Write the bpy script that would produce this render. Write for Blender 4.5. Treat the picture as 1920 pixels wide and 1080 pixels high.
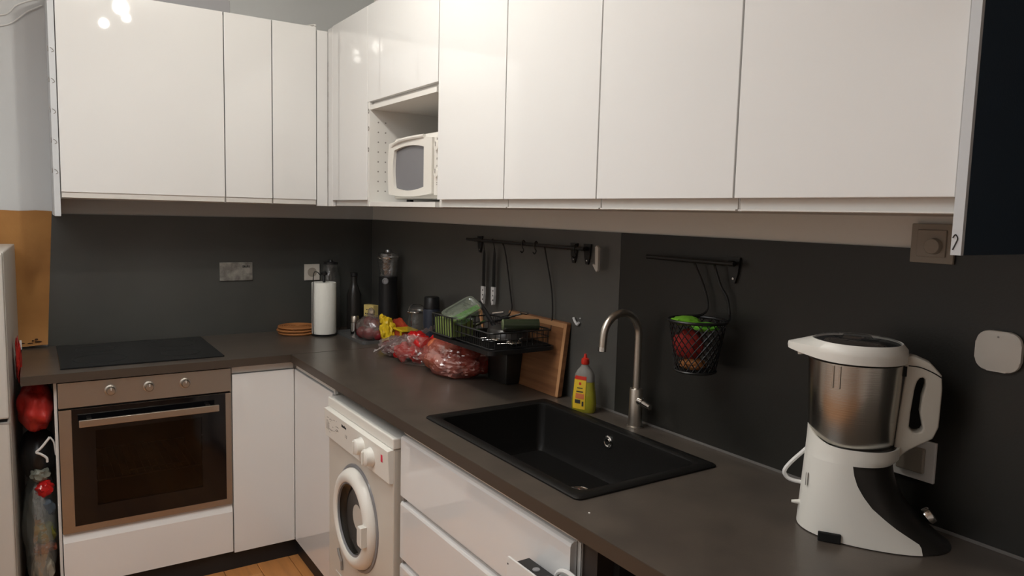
import bpy, bmesh, math, random
from mathutils import Vector, Matrix, noise
PI = math.pi
S = bpy.context.scene
COL = S.collection
for o in list(bpy.data.objects): bpy.data.objects.remove(o)

# ------------------------------------------------------------------ camera
cam = bpy.data.cameras.new('camera')
cam.sensor_width = 36.0
cam.lens = 1366.82 / 1920 * 36
cam.clip_start = 0.05
co = bpy.data.objects.new('camera', cam); COL.objects.link(co)
Rv = Vector((0.83640, -0.54752, 0.02500)); Fv = Vector((0.5470, 0.8310, -0.10126)).normalized()
Uv = Rv.cross(Fv).normalized(); Rv = Fv.cross(Uv).normalized()
M = Matrix((Rv, Uv, -Fv)).transposed().to_4x4(); M.translation = (-1.5484, -3.7466, 1.5523)
co.matrix_world = M
S.camera = co

# ------------------------------------------------------------------ light
w = bpy.data.worlds.new('world'); S.world = w; w.use_nodes = True
w.node_tree.nodes['Background'].inputs[0].default_value = (1.0, 0.93, 0.85, 1)
w.node_tree.nodes['Background'].inputs[1].default_value = 0.05
S.view_settings.view_transform = 'Standard'
try: S.view_settings.look = 'None'
except Exception: pass
S.view_settings.exposure = -0.14
S.view_settings.gamma = 1.0
S.view_settings.use_curve_mapping = False
BULB = 34.0          # emission strength of the three lamp bulbs
BULBS = [((-1.115, -1.56, 2.60), 0.036, 1.0), ((-1.16, -2.02, 2.60), 0.022, 0.45), ((-1.065, -1.80, 2.60), 0.018, 0.35)]
# unseen fill light added under the ceiling to raise the ambient level
la = bpy.data.lights.new('fill_light', 'AREA'); la.shape = 'DISK'; la.size = 1.8; la.energy = 30; la.color = (0.94, 0.97, 1.0)
lo = bpy.data.objects.new('fill_light', la); COL.objects.link(lo); lo.location = (-2.35, -2.3, 2.70)

# ------------------------------------------------------------------ materials
def mat(name, col, rough=0.5, metal=0.0, spec=0.5, coat=0.0, noise_amt=0.0, nscale=8.0, bump=0.0, bscale=60.0,
        alpha=None, trans=0.0, emit=None, col2=None, stretch=None, detail=4.0, rvar=0.0, ior=1.45, ramp=(0.35, 0.65)):
    m = bpy.data.materials.new(name); m.use_nodes = True
    nt = m.node_tree; b = nt.nodes['Principled BSDF']; L = nt.links.new
    b.inputs['Base Color'].default_value = (*col, 1); b.inputs['Roughness'].default_value = rough
    b.inputs['Metallic'].default_value = metal; b.inputs['Specular IOR Level'].default_value = spec
    b.inputs['Coat Weight'].default_value = coat; b.inputs['Coat Roughness'].default_value = 0.03
    b.inputs['Transmission Weight'].default_value = trans; b.inputs['IOR'].default_value = ior
    if alpha is not None: b.inputs['Alpha'].default_value = alpha
    if emit:
        b.inputs['Emission Color'].default_value = (*emit[0], 1); b.inputs['Emission Strength'].default_value = emit[1]
    if noise_amt or col2 or bump or rvar:
        tc = nt.nodes.new('ShaderNodeTexCoord'); mp = nt.nodes.new('ShaderNodeMapping')
        L(tc.outputs['Object'], mp.inputs[0])
        if stretch: mp.inputs['Scale'].default_value = stretch
        n = nt.nodes.new('ShaderNodeTexNoise'); n.inputs['Scale'].default_value = nscale; n.inputs['Detail'].default_value = detail
        L(mp.outputs[0], n.inputs[0])
        if noise_amt or col2:
            r = nt.nodes.new('ShaderNodeValToRGB')
            c2 = col2 or tuple(c * (1 - noise_amt) for c in col)
            r.color_ramp.elements[0].color = (*c2, 1); r.color_ramp.elements[1].color = (*col, 1)
            r.color_ramp.elements[0].position = ramp[0]; r.color_ramp.elements[1].position = ramp[1]
            L(n.outputs[0], r.inputs[0]); L(r.outputs[0], b.inputs['Base Color'])
        if rvar:
            mr = nt.nodes.new('ShaderNodeMapRange'); mr.inputs[3].default_value = rough - rvar; mr.inputs[4].default_value = rough + rvar
            L(n.outputs[0], mr.inputs[0]); L(mr.outputs[0], b.inputs['Roughness'])
        if bump:
            n2 = nt.nodes.new('ShaderNodeTexNoise'); n2.inputs['Scale'].default_value = bscale; n2.inputs['Detail'].default_value = 3
            L(mp.outputs[0], n2.inputs[0])
            bp = nt.nodes.new('ShaderNodeBump'); bp.inputs['Strength'].default_value = bump; bp.inputs['Distance'].default_value = 0.002
            L(n2.outputs[0], bp.inputs['Height']); L(bp.outputs[0], b.inputs['Normal'])
    return m

M_gloss = mat('gloss white lacquer', (0.80, 0.80, 0.79), 0.03, spec=0.5, coat=0.6)
M_carc = mat('white melamine', (0.76, 0.745, 0.71), 0.4)
M_prof = mat('white handle profile', (0.72, 0.70, 0.66), 0.3)
M_paint = mat('painted wall', (0.64, 0.65, 0.65), 0.85, noise_amt=0.04, nscale=3, bump=0.1, bscale=120)
M_paint2 = mat('white wall paint', (0.86, 0.85, 0.83), 0.85, bump=0.1, bscale=120)
M_ceil = mat('ceiling paint', (0.90, 0.89, 0.86), 0.9, bump=0.1, bscale=90)
M_splash = mat('dark wall laminate', (0.064, 0.065, 0.059), 0.36, spec=0.9, col2=(0.050, 0.052, 0.048), nscale=2.5, bump=0.12, bscale=220, rvar=0.05)
M_splash_dim = mat('dark wall laminate, long panel', (0.021, 0.020, 0.017), 0.38, spec=0.5, col2=(0.017, 0.0165, 0.014), nscale=2.5, bump=0.12, bscale=220, rvar=0.05)  # same laminate, darkened to carry the light falloff along the long wall
M_tshade = mat('worktop edging', (0.062, 0.046, 0.034), 0.4)  # worktop laminate in a darker tone, shade of the front face painted in
M_top = mat('dark concrete laminate', (0.104, 0.084, 0.067), 0.28, spec=0.5, col2=(0.068, 0.056, 0.046), nscale=10, detail=5, bump=0.06, bscale=260, ramp=(0.25, 0.75))
M_edge = mat('panel edging light', (0.60, 0.62, 0.64), 0.5)
M_navy = mat('dark blue panel laminate', (0.030, 0.046, 0.068), 0.5, spec=0.3, bump=0.1, bscale=200)
M_plinth = mat('black plinth', (0.012, 0.013, 0.015), 0.5)
M_dark = mat('dark brown panel', (0.035, 0.027, 0.023), 0.5)
M_void = mat('matt black', (0.006, 0.006, 0.006), 0.8)
M_steel = mat('brushed steel', (0.44, 0.40, 0.35), 0.30, metal=1.0, bump=0.25, bscale=40, stretch=(1, 1, 40))
M_steelh = mat('brushed steel front', (0.42, 0.395, 0.36), 0.33, metal=1.0, bump=0.25, bscale=30, stretch=(0.6, 1, 60))
M_chrome = mat('chrome', (0.75, 0.74, 0.72), 0.12, metal=1.0)
M_tap = mat('dark brushed steel', (0.60, 0.56, 0.50), 0.34, metal=1.0)
M_bglass = mat('black glass', (0.004, 0.004, 0.005), 0.08, spec=0.5)
M_hob = mat('black ceramic hob', (0.008, 0.009, 0.010), 0.16, spec=0.4)
M_cav = mat('oven enamel', (0.020, 0.016, 0.016), 0.4)
M_sink = mat('black granite composite', (0.006, 0.0055, 0.005), 0.5, spec=0.28, bump=0.3, bscale=500)
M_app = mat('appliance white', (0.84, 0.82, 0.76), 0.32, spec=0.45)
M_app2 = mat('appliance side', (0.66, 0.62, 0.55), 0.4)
M_mw = mat('microwave ivory', (0.78, 0.755, 0.70), 0.35)
M_grey = mat('light grey box', (0.30, 0.30, 0.31), 0.7)
M_brown = mat('brown kraft board', (0.42, 0.20, 0.055), 0.75, col2=(0.34, 0.15, 0.04), nscale=5, bump=0.2, bscale=80)
M_black = mat('black plastic', (0.010, 0.010, 0.011), 0.4)
M_bmetal = mat('black painted metal', (0.012, 0.012, 0.012), 0.35)
M_paper = mat('kitchen paper', (0.90, 0.90, 0.84), 0.9, bump=0.5, bscale=120)
M_socket = mat('socket plastic', (0.62, 0.58, 0.52), 0.4)
M_beige = mat('beige plastic', (0.34, 0.30, 0.25), 0.5)
M_red = mat('red plastic bag', (0.42, 0.022, 0.016), 0.35, bump=0.6, bscale=25)
M_cork = mat('woven rattan', (0.36, 0.14, 0.04), 0.7, bump=1.0, bscale=160)
M_wood = mat('board wood', (0.34, 0.155, 0.065), 0.45, col2=(0.20, 0.085, 0.035), nscale=5, stretch=(1, 0.6, 9), detail=6)
M_woodl = mat('board wood edge', (0.50, 0.26, 0.12), 0.5)
M_yel = mat('yellow plastic', (0.75, 0.52, 0.02), 0.35, bump=0.4, bscale=30)
M_tea = mat('pale yellow card', (0.70, 0.55, 0.20), 0.6)
M_orange = mat('orange red pack', (0.50, 0.09, 0.03), 0.35, col2=(0.38, 0.03, 0.02), nscale=18)
M_onion = mat('red onion skin', (0.24, 0.02, 0.028), 0.25, noise_amt=0.5, nscale=14)
M_apple = mat('red apple skin', (0.55, 0.045, 0.03), 0.22, col2=(0.52, 0.16, 0.06), nscale=9)
M_pepper = mat('red pepper skin', (0.50, 0.012, 0.012), 0.12)
M_thermos = mat('dark blue metal', (0.020, 0.026, 0.042), 0.4)
M_green = mat('bright green plastic', (0.18, 0.60, 0.05), 0.35)
M_sponge = mat('green sponge', (0.20, 0.52, 0.03), 0.9, bump=1.0, bscale=150)
M_spred = mat('red cloth', (0.30, 0.02, 0.015), 0.9)
M_yliq = mat('yellow green detergent', (0.30, 0.28, 0.025), 0.12, spec=0.5)
M_label = mat('yellow label', (0.72, 0.48, 0.03), 0.4)
M_labelw = mat('cream label print', (0.70, 0.60, 0.40), 0.5)
M_redcap = mat('red cap plastic', (0.55, 0.025, 0.012), 0.3)
M_ink = mat('dark print', (0.03, 0.03, 0.03), 0.6)
M_pink = mat('pink red sticker', (0.75, 0.03, 0.08), 0.5)
M_greyp = mat('grey print', (0.30, 0.28, 0.26), 0.6)
M_white = mat('white plastic', (0.78, 0.77, 0.75), 0.35)
M_mwwin = mat('microwave window', (0.16, 0.16, 0.175), 0.12, spec=0.6)
M_dial = mat('dial grey', (0.25, 0.25, 0.26), 0.3)
M_ash = mat('dark grey plastic', (0.022, 0.020, 0.018), 0.30)
M_bag2 = mat('mixed rubbish print', (0.30, 0.30, 0.24), 0.4, col2=(0.08, 0.12, 0.12), nscale=12, bump=0.5, bscale=30)
M_olive = mat('green vegetable bag', (0.16, 0.17, 0.025), 0.5, bump=0.5, bscale=30)
M_sausage = mat('brown red packet', (0.28, 0.085, 0.05), 0.4)
M_foil = mat('crinkled foil plate', (0.50, 0.49, 0.45), 0.35, metal=0.6, noise_amt=0.55, nscale=28, bump=0.8, bscale=70)
M_caulk = mat('grey sealing strip', (0.16, 0.15, 0.14), 0.5)
def film(name, tint, amount, rough=0.15):
    m = bpy.data.materials.new(name); m.use_nodes = True
    nt = m.node_tree; nt.nodes.clear(); L = nt.links.new
    out = nt.nodes.new('ShaderNodeOutputMaterial'); mx = nt.nodes.new('ShaderNodeMixShader'); mx2 = nt.nodes.new('ShaderNodeMixShader')
    tr = nt.nodes.new('ShaderNodeBsdfTransparent'); tr.inputs[0].default_value = (0.93, 0.93, 0.92, 1)
    gl = nt.nodes.new('ShaderNodeBsdfGlossy'); gl.inputs['Roughness'].default_value = rough; gl.inputs[0].default_value = (0.9, 0.9, 0.9, 1)
    df = nt.nodes.new('ShaderNodeBsdfDiffuse'); df.inputs[0].default_value = (*tint, 1)
    tc = nt.nodes.new('ShaderNodeTexCoord'); n = nt.nodes.new('ShaderNodeTexNoise'); n.inputs['Scale'].default_value = 34; n.inputs['Detail'].default_value = 3
    L(tc.outputs['Object'], n.inputs[0])
    bp = nt.nodes.new('ShaderNodeBump'); bp.inputs['Strength'].default_value = 0.9; bp.inputs['Distance'].default_value = 0.006
    L(n.outputs[0], bp.inputs['Height']); L(bp.outputs[0], gl.inputs['Normal']); L(bp.outputs[0], df.inputs['Normal'])
    mx2.inputs[0].default_value = 0.5; L(df.outputs[0], mx2.inputs[1]); L(gl.outputs[0], mx2.inputs[2])
    mx.inputs[0].default_value = amount; L(tr.outputs[0], mx.inputs[1]); L(mx2.outputs[0], mx.inputs[2]); L(mx.outputs[0], out.inputs[0])
    return m
M_film = film('clear plastic film', (0.62, 0.50, 0.46), 0.26)
M_film2 = film('silvery plastic film', (0.55, 0.42, 0.42), 0.42)
M_film3 = film('milky plastic film', (0.32, 0.36, 0.34), 0.45)
M_glassc = film('clear glass', (0.25, 0.26, 0.26), 0.16, 0.04)
M_lidc = film('clear plastic lid', (0.50, 0.60, 0.48), 0.34, 0.12)
M_sglass = film('smoked lid', (0.05, 0.055, 0.06), 0.40, 0.08)
def ovenglass():
    m = bpy.data.materials.new('oven door glass'); m.use_nodes = True
    nt = m.node_tree; nt.nodes.clear(); L = nt.links.new
    out = nt.nodes.new('ShaderNodeOutputMaterial'); mx = nt.nodes.new('ShaderNodeMixShader')
    tr = nt.nodes.new('ShaderNodeBsdfTransparent'); tr.inputs[0].default_value = (0.42, 0.39, 0.39, 1)
    gl = nt.nodes.new('ShaderNodeBsdfGlossy'); gl.inputs['Roughness'].default_value = 0.05
    fr = nt.nodes.new('ShaderNodeFresnel'); fr.inputs[0].default_value = 1.4
    L(fr.outputs[0], mx.inputs[0]); L(tr.outputs[0], mx.inputs[1]); L(gl.outputs[0], mx.inputs[2]); L(mx.outputs[0], out.inputs[0])
    return m
M_oglass = ovenglass()

# ------------------------------------------------------------------ helpers
def root_inv(parent):
    if parent is None: return None
    o = parent
    while o.parent: o = o.parent
    return Matrix.LocRotScale(o.location, o.rotation_euler, None).inverted()
def obj(name, bm, m, parent=None, world=True, smooth=False, label=None):
    if parent is not None and world: bm.transform(root_inv(parent))
    bmesh.ops.recalc_face_normals(bm, faces=bm.faces[:])
    me = bpy.data.meshes.new(name); bm.to_mesh(me); bm.free()
    me.materials.append(m)
    if smooth:
        me.polygons.foreach_set('use_smooth', [True] * len(me.polygons))
        try: me.set_sharp_from_angle(angle=math.radians(40))
        except Exception: pass
    o = bpy.data.objects.new(name, me); COL.objects.link(o); o.parent = parent
    if label: o['label'] = label
    return o
def thing(name, label, cat, loc=(0, 0, 0), rotz=0.0, group=None):
    o = bpy.data.objects.new(name, None); COL.objects.link(o); o.empty_display_size = 0.05
    o.location = loc; o.rotation_euler = (0, 0, rotz); o['label'] = label; o['category'] = cat
    if group: o['group'] = group
    return o
def tag(o, label, cat, group=None):
    o['label'] = label; o['category'] = cat
    if group: o['group'] = group
    return o
def struct(name, bm, m, parent=None):
    o = obj(name, bm, m, parent)
    if parent is None: o['kind'] = 'structure'
    return o
def B(): return bmesh.new()
def box(bm, x0, x1, y0, y1, z0, z1, bev=0.0, seg=2):
    x0, x1 = sorted((x0, x1)); y0, y1 = sorted((y0, y1)); z0, z1 = sorted((z0, z1))
    r = bmesh.ops.create_cube(bm, size=1)
    vs = r['verts']
    for v in vs:
        v.co = Vector(((x0 + x1) / 2 + v.co.x * (x1 - x0), (y0 + y1) / 2 + v.co.y * (y1 - y0), (z0 + z1) / 2 + v.co.z * (z1 - z0)))
    if bev:
        es = list({e for v in vs for e in v.link_edges})
        bmesh.ops.bevel(bm, geom=es, offset=bev, segments=seg, affect='EDGES', profile=0.5)
    return bm
def bx(*a, **k): return box(B(), *a, **k)
def lathe(bm, cx, cy, prof, n=32, axis='z', cz=0.0, close=True):
    """prof: list of (radius, height); axis x/y/z; (cx,cy,cz) is the axis foot"""
    rings = []
    for r, h in prof:
        ring = []
        for i in range(n):
            a = 2 * PI * i / n; c, s = r * math.cos(a), r * math.sin(a)
            if axis == 'z': p = (cx + c, cy + s, cz + h)
            elif axis == 'y': p = (cx + c, cy + h, cz + s)
            else: p = (cx + h, cy + c, cz + s)
            ring.append(bm.verts.new(p))
        rings.append(ring)
    for a, b in zip(rings, rings[1:]):
        for i in range(n): bm.faces.new((a[i], a[(i + 1) % n], b[(i + 1) % n], b[i]))
    if close:
        if prof[0][0] > 1e-4: bm.faces.new(rings[0][::-1])
        if prof[-1][0] > 1e-4: bm.faces.new(rings[-1])
    return bm
def tube(bm, pts, r, n=8, cap=True, radii=None):
    pts = [Vector(p) for p in pts]; rings = []
    up = None
    for i, p in enumerate(pts):
        t = (pts[min(i + 1, len(pts) - 1)] - pts[max(i - 1, 0)]).normalized()
        if up is None:
            up = t.orthogonal().normalized()
        u = (up - t * up.dot(t)).normalized(); v = t.cross(u); up = u
        rr = radii[i] if radii else r
        rings.append([bm.verts.new(p + (u * math.cos(2 * PI * k / n) + v * math.sin(2 * PI * k / n)) * rr) for k in range(n)])
    for a, b in zip(rings, rings[1:]):
        for i in range(n): bm.faces.new((a[i], a[(i + 1) % n], b[(i + 1) % n], b[i]))
    if cap: bm.faces.new(rings[0][::-1]); bm.faces.new(rings[-1])
    return bm
def smoothpts(pts, k=8):
    """Catmull-Rom through pts"""
    P = [Vector(p) for p in pts]; P = [P[0] * 2 - P[1]] + P + [P[-1] * 2 - P[-2]]; out = []
    for i in range(1, len(P) - 2):
        for j in range(k):
            t = j / k; a, b, c, d = P[i - 1:i + 3]
            out.append(0.5 * ((2 * b) + (c - a) * t + (2 * a - 5 * b + 4 * c - d) * t * t + (3 * b - a - 3 * c + d) * t ** 3))
    out.append(P[-2]); return out
def prism(bm, poly, axis, a0, a1, bev=0.0):
    """extrude 2D polygon; axis 'x': poly=(y,z); 'y': (x,z); 'z': (x,y)"""
    def P(p, a): return {'x': (a, p[0], p[1]), 'y': (p[0], a, p[1]), 'z': (p[0], p[1], a)}[axis]
    A = [bm.verts.new(P(p, a0)) for p in poly]; Bv = [bm.verts.new(P(p, a1)) for p in poly]
    n = len(poly); f1 = bm.faces.new(A); f2 = bm.faces.new(Bv[::-1])
    for i in range(n): bm.faces.new((A[i], Bv[i], Bv[(i + 1) % n], A[(i + 1) % n]))
    if bev:
        bmesh.ops.bevel(bm, geom=list(f1.edges) + list(f2.edges), offset=bev, segments=2, affect='EDGES', profile=0.5)
    return bm
def rrect(cx, cy, w, h, r, k=6):
    out = []
    for sx, sy, a0 in ((1, 1, 0), (-1, 1, 90), (-1, -1, 180), (1, -1, 270)):
        for j in range(k + 1):
            a = math.radians(a0 + 90 * j / k)
            out.append((cx + sx * (w / 2 - r) + r * math.cos(a), cy + sy * (h / 2 - r) + r * math.sin(a)))
    return out
def ring_prism(bm, outer, inner, axis, a0, a1):
    """frame between two outlines of equal count"""
    def P(p, a): return {'x': (a, p[0], p[1]), 'y': (p[0], a, p[1]), 'z': (p[0], p[1], a)}[axis]
    n = len(outer)
    O0 = [bm.verts.new(P(p, a0)) for p in outer]; O1 = [bm.verts.new(P(p, a1)) for p in outer]
    I0 = [bm.verts.new(P(p, a0)) for p in inner]; I1 = [bm.verts.new(P(p, a1)) for p in inner]
    for i in range(n):
        j = (i + 1) % n
        for q in ((O0[i], O0[j], O1[j], O1[i]), (I0[i], I1[i], I1[j], I0[j]), (O1[i], O1[j], I1[j], I1[i]), (O0[i], I0[i], I0[j], O0[j])): bm.faces.new(q)
    return bm
def slab(xs, ys, filled, z0, z1):
    """cells i,j in filled; open cells stay holes"""
    bm = B(); V = {}
    def v(i, j, z):
        k = (i, j, z)
        if k not in V: V[k] = bm.verts.new((xs[i], ys[j], z))
        return V[k]
    for (i, j) in filled:
        bm.faces.new((v(i, j, z1), v(i + 1, j, z1), v(i + 1, j + 1, z1), v(i, j + 1, z1)))
        bm.faces.new((v(i, j, z0), v(i, j + 1, z0), v(i + 1, j + 1, z0), v(i + 1, j, z0)))
        for di, dj, a, b in ((0, -1, (i, j), (i + 1, j)), (1, 0, (i + 1, j), (i + 1, j + 1)), (0, 1, (i + 1, j + 1), (i, j + 1)), (-1, 0, (i, j + 1), (i, j))):
            if (i + di, j + dj) not in filled:
                bm.faces.new((v(*a, z0), v(*b, z0), v(*b, z1), v(*a, z1)))
    return bm
def blob(c, s, seed=0, amp=0.15, freq=2.5, sub=4, flat=None, wr=0.0, rot=0.0):
    bm = B(); bmesh.ops.create_icosphere(bm, subdivisions=sub, radius=1.0)
    for v in bm.verts:
        n = v.co.normalized()
        d = 1 + amp * noise.noise(n * freq + Vector((seed * 7.1, seed * 3.3, 0))) + wr * abs(noise.noise(n * freq * 4 + Vector((seed, 5, seed)))) 
        p = n * d; p = Vector((p.x * s[0], p.y * s[1], p.z * s[2]))
        if rot: p.rotate(Matrix.Rotation(rot, 3, 'Z'))
        v.co = p + Vector(c)
        if flat is not None and v.co.z < flat: v.co.z = flat
    return bm
def ellip(bm, c, s, sub=2):
    r = bmesh.ops.create_icosphere(bm, subdivisions=sub, radius=1.0)
    for v in r['verts']: v.co = Vector((v.co.x * s[0] + c[0], v.co.y * s[1] + c[1], v.co.z * s[2] + c[2]))
    return bm
def copytree(t, loc=None, label=None, rotz=None):
    r = t.copy(); COL.objects.link(r)
    if loc: r.location = loc
    if rotz is not None: r.rotation_euler = (0, 0, rotz)
    if label: r['label'] = label
    for ch in t.children:
        c = ch.copy(); COL.objects.link(c); c.parent = r
        for g in ch.children:
            d = g.copy(); COL.objects.link(d); d.parent = c
    return r

H = 0.9243; T = 0.0336; HB = H - T
SPT = 1.5018          # top of splashback
UB, UC, UT = 1.594, 1.5684, 2.3752   # door bottom, carcass bottom, top

# ------------------------------------------------------------------ the room
RX0, RX1, RY0, RY1, RZ = -3.4, 0.0, -5.6, 0.0, 2.74
struct('wall_back', bx(RX0 - .1, RX1 + .1, 0, 0.1, -.02, RZ), M_paint)
struct('wall_right', bx(0, 0.1, RY0, 0, -.02, RZ), mat('brightened wall paint', (0.86, 0.84, 0.79), 0.85, bump=0.1, bscale=120))  # paint lightened to lift the shaded strip under the upper cabinets
struct('wall_left', bx(RX0 - .1, RX0, RY0, 0, -.02, RZ), M_paint2)
struct('wall_front', bx(RX0 - .1, RX1 + .1, RY0 - .1, RY0, -.02, RZ), M_paint2)
struct('ceiling', bx(RX0 - .1, RX1 + .1, RY0 - .1, RY1 + .1, RZ, RZ + .08), M_ceil)
floor = struct('floor', bx(RX0 - .1, RX1 + .1, RY0 - .1, RY1 + .1, -.06, -.014), M_plinth)
random.seed(4)
planks = [mat('oak plank', c, 0.33, col2=tuple(q * 0.72 for q in c), nscale=4, stretch=(7, 0.8, 1), detail=6) for c in ((0.58, 0.25, 0.08), (0.66, 0.30, 0.105), (0.50, 0.21, 0.065))]
PW, PL = 0.138, 1.15
ix = 0; x = RX0
while x < RX1 - 0.01:
    x1 = min(x + PW, RX1); off = (ix * 0.43) % PL; y = RY0 - off
    while y < -0.01:
        ya, yb = max(y, RY0), min(y + PL, 0.0)
        if yb - ya > 0.02 and ya < -0.5:
            obj('plank', bx(x + .001, x1 - .001, ya + .001, yb - .001, -.015, random.uniform(-.0008, 0.0), bev=.0012, seg=1), random.choice(planks), floor)
        y += PL
    x = x1; ix += 1

# ------------------------------------------------------------------ wall finish
sp = thing('splashback', 'dark grey laminate splashback panel on the wall behind the hob', 'splashback', (0, 0, H))
obj('wall_panel', prism(B(), [(-1.512, H), (0, H), (0, SPT), (-1.4777, SPT)], 'y', -.007, 0), M_splash, sp)
sp = thing('splashback', 'dark grey laminate splashback panels on the long wall behind the sink', 'splashback', (0, -2, H))
obj('wall_panel', bx(-.007, 0, -2.02, -.0075, H, SPT), mat('grey wall laminate, long panel', (0.098, 0.096, 0.086), 0.36, spec=0.9, col2=(0.078, 0.077, 0.070), nscale=2.5, bump=0.12, bscale=220), sp)  # lighter copy of the laminate, brightness of the better lit stretch put in
obj('wall_panel', bx(-.007, 0, -4.4, -2.0212, H, SPT), M_splash_dim, sp, label='panel right of the tap, light falloff put into a darker tone')
obj('sealing_strip', bx(-.0095, -.0072, -4.4, -1.80, H + .0005, H + .007), M_caulk, sp)
struct('trim_1', bx(-.010, 0, -4.4, -3.2065, SPT + .001, 2.40), M_navy)

kb = thing('wall_board', 'orange brown kraft board with a stained curled lower edge beside the fridge', 'board', (-1.75, -.01, H))
bm = B()
NX, NZ = 26, 22
xs0, xs1 = -2.25, -1.4775
g = {}
for i in range(NX + 1):
    for j in range(NZ + 1):
        t = j / NZ; xr = xs1 - (0.033) * (1 - t)
        x = xs0 + (xr - xs0) * i / NX
        z = .936 + t * (1.515 - .936) + (0.008 * noise.noise(Vector((x * 9, 0, 3))) if j in (0, NZ) else 0)
        c = max(0, 1 - t * 6)
        y = -.004 - .028 * c * c - .002 * noise.noise(Vector((x * 6, z * 5, 1)))
        g[i, j] = (bm.verts.new((x, y, z)), bm.verts.new((x, y - .003, z)))
for i in range(NX):
    for j in range(NZ):
        for k in (0, 1): bm.faces.new([g[a, b][k] for a, b in ((i, j), (i + 1, j), (i + 1, j + 1), (i, j + 1))])
for i in range(NX):
    for j in (0, NZ): bm.faces.new((g[i, j][0], g[i + 1, j][0], g[i + 1, j][1], g[i, j][1]))
for j in range(NZ):
    for i in (0, NX): bm.faces.new((g[i, j][0], g[i, j + 1][0], g[i, j + 1][1], g[i, j][1]))
obj('board_sheet', bm, M_brown, kb, smooth=True)
bm = B()
for (cx, cz, a, b_) in ((-1.545, .952, .014, .003), (-1.575, .947, .010, .0025), (-1.552, .962, .007, .004), (-1.60, .949, .007, .002), (-1.565, .957, .004, .003)):
    pts = [(cx + a * math.cos(t) * (1 + .3 * noise.noise(Vector((cx * 50, t * 2, 0)))), cz + b_ * math.sin(t)) for t in [2 * PI * k / 14 for k in range(14)]]
    prism(bm, pts, 'y', -.0335, -.034)
obj('dark_stain', bm, mat('scorched brown', (0.05, 0.02, 0.008), 0.9), kb)

# ------------------------------------------------------------------ worktop
xs = [-1.605, -.635, -.5337, -.1395, 0 - .0075]
ys = [-4.3, -2.5035, -1.8125, -.6375, -.0075]
cells = {(i, 3) for i in range(4)} | {(i, j) for i in (1, 2, 3) for j in range(3)} - {(2, 1)}
wt = thing('worktop', 'dark concrete-look L-shaped worktop over the base cabinets', 'worktop', (-.3, -.3, HB))
bm = slab(xs, ys, cells, HB, H)
obj('slab', bm, M_top, wt)
obj('front_shade', bx(-.6362, -.6352, -4.3, -.6365, HB + .0005, H - .0008), M_tshade, wt)  # thin strips that carry the painted shade of the worktop front
obj('front_shade', bx(-1.6052, -.6352, -.6387, -.6377, HB + .0005, H - .0008), M_tshade, wt)
obj('corner_joint', bx(-.636, -.0075, -.6382, -.6374, H - .0004, H + .0006), M_dark, wt)
tag(obj('crumb', bx(-.583, -.580, -2.60, -2.596, H, H + .002), M_white), 'tiny white crumb on worktop before the sink corner', 'crumb')

# ------------------------------------------------------------------ upper cabinets
def door_y(x0, x1, z0, z1, yf, th=.018):    # door facing -y, front at yf
    return bx(x0, x1, yf, yf + th, z0, z1, bev=.0014, seg=2)
def door_x(y0, y1, z0, z1, xf, th=.018):
    return bx(xf, xf + th, y0, y1, z0, z1, bev=.0014, seg=2)
YU, XU = -.3875, -.3839
GAP = .0022
def upper_left(x0, x1, label):
    t = thing('wall_cabinet', label, 'cabinet', ((x0 + x1) / 2, -.19, UC), 0, 'upper cabinets over the hob')
    obj('carcass', bx(x0 + .0006, x1 - .0006, YU + .022, -.001, UC, UT - .008), M_carc, t)
    d = obj('door', door_y(x0 + GAP, x1 - GAP, UB, UT, YU), M_gloss, t)
    obj('handle_profile', prism(B(), [(YU + .019, UB + .03), (YU + .004, UB + .004), (YU + .006, UC + .004), (YU + .0215, UC + .001)], 'x', x0 + GAP + .001, x1 - GAP - .001), M_prof, t)
    return t
upper_left(-1.4525, -.8411, 'wide glossy white upper cabinet over the hob, leftmost of the run')
upper_left(-.8411, -.6382, 'narrow glossy white upper cabinet beside the wide one over the hob')
upper_left(-.6382, -.4371, 'narrow glossy white upper cabinet beside the corner filler')
t = thing('cover_panel', 'pale grey side panel closing the left end of the upper cabinets', 'panel', (-1.464, -.19, 1.5))
obj('panel_board', bx(-1.475, -1.4535, -.381, -.001, 1.4985, 2.40, bev=.001, seg=1), M_edge, t)
bm = B()
for z in (2.135, 2.02, 1.905, 1.79, 1.675):
    a = .006; bm = B()
    tube(bm, smoothpts([(-1.4762, -.372 + a, z), (-1.477, -.374, z + .010), (-1.4762, -.376 - .003, z + .002), (-1.477, -.371, z - .008), (-1.4762, -.366, z - .004)], 3), .0012, 5)
    tube(bm, smoothpts([(-1.470, -.3818, z + .005), (-1.463, -.3825, z + .001), (-1.459, -.3818, z - .008), (-1.466, -.3822, z - .012)], 3), .0012, 5)
    obj('hinge_screw', bm, M_greyp, t)

# corner filler
t = thing('corner_filler', 'white L-shaped filler strip in the inner corner of the upper cabinets', 'filler', (-.4, -.4, UC))
obj('filler_strip', bx(-.4345, -.384, YU + .002, YU + .020, UC - .003, UT - .012, bev=.001, seg=1), M_gloss, t)
obj('filler_strip', bx(XU, XU + .018, -.448, -.3895, UC - .003, UT - .003, bev=.001, seg=1), M_gloss, t)
for k in range(9): obj('gap_mark', bx(XU - .0006, XU, -.3915, -.3900, 1.66 + k * .068, 1.684 + k * .068), M_greyp, t)
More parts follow.
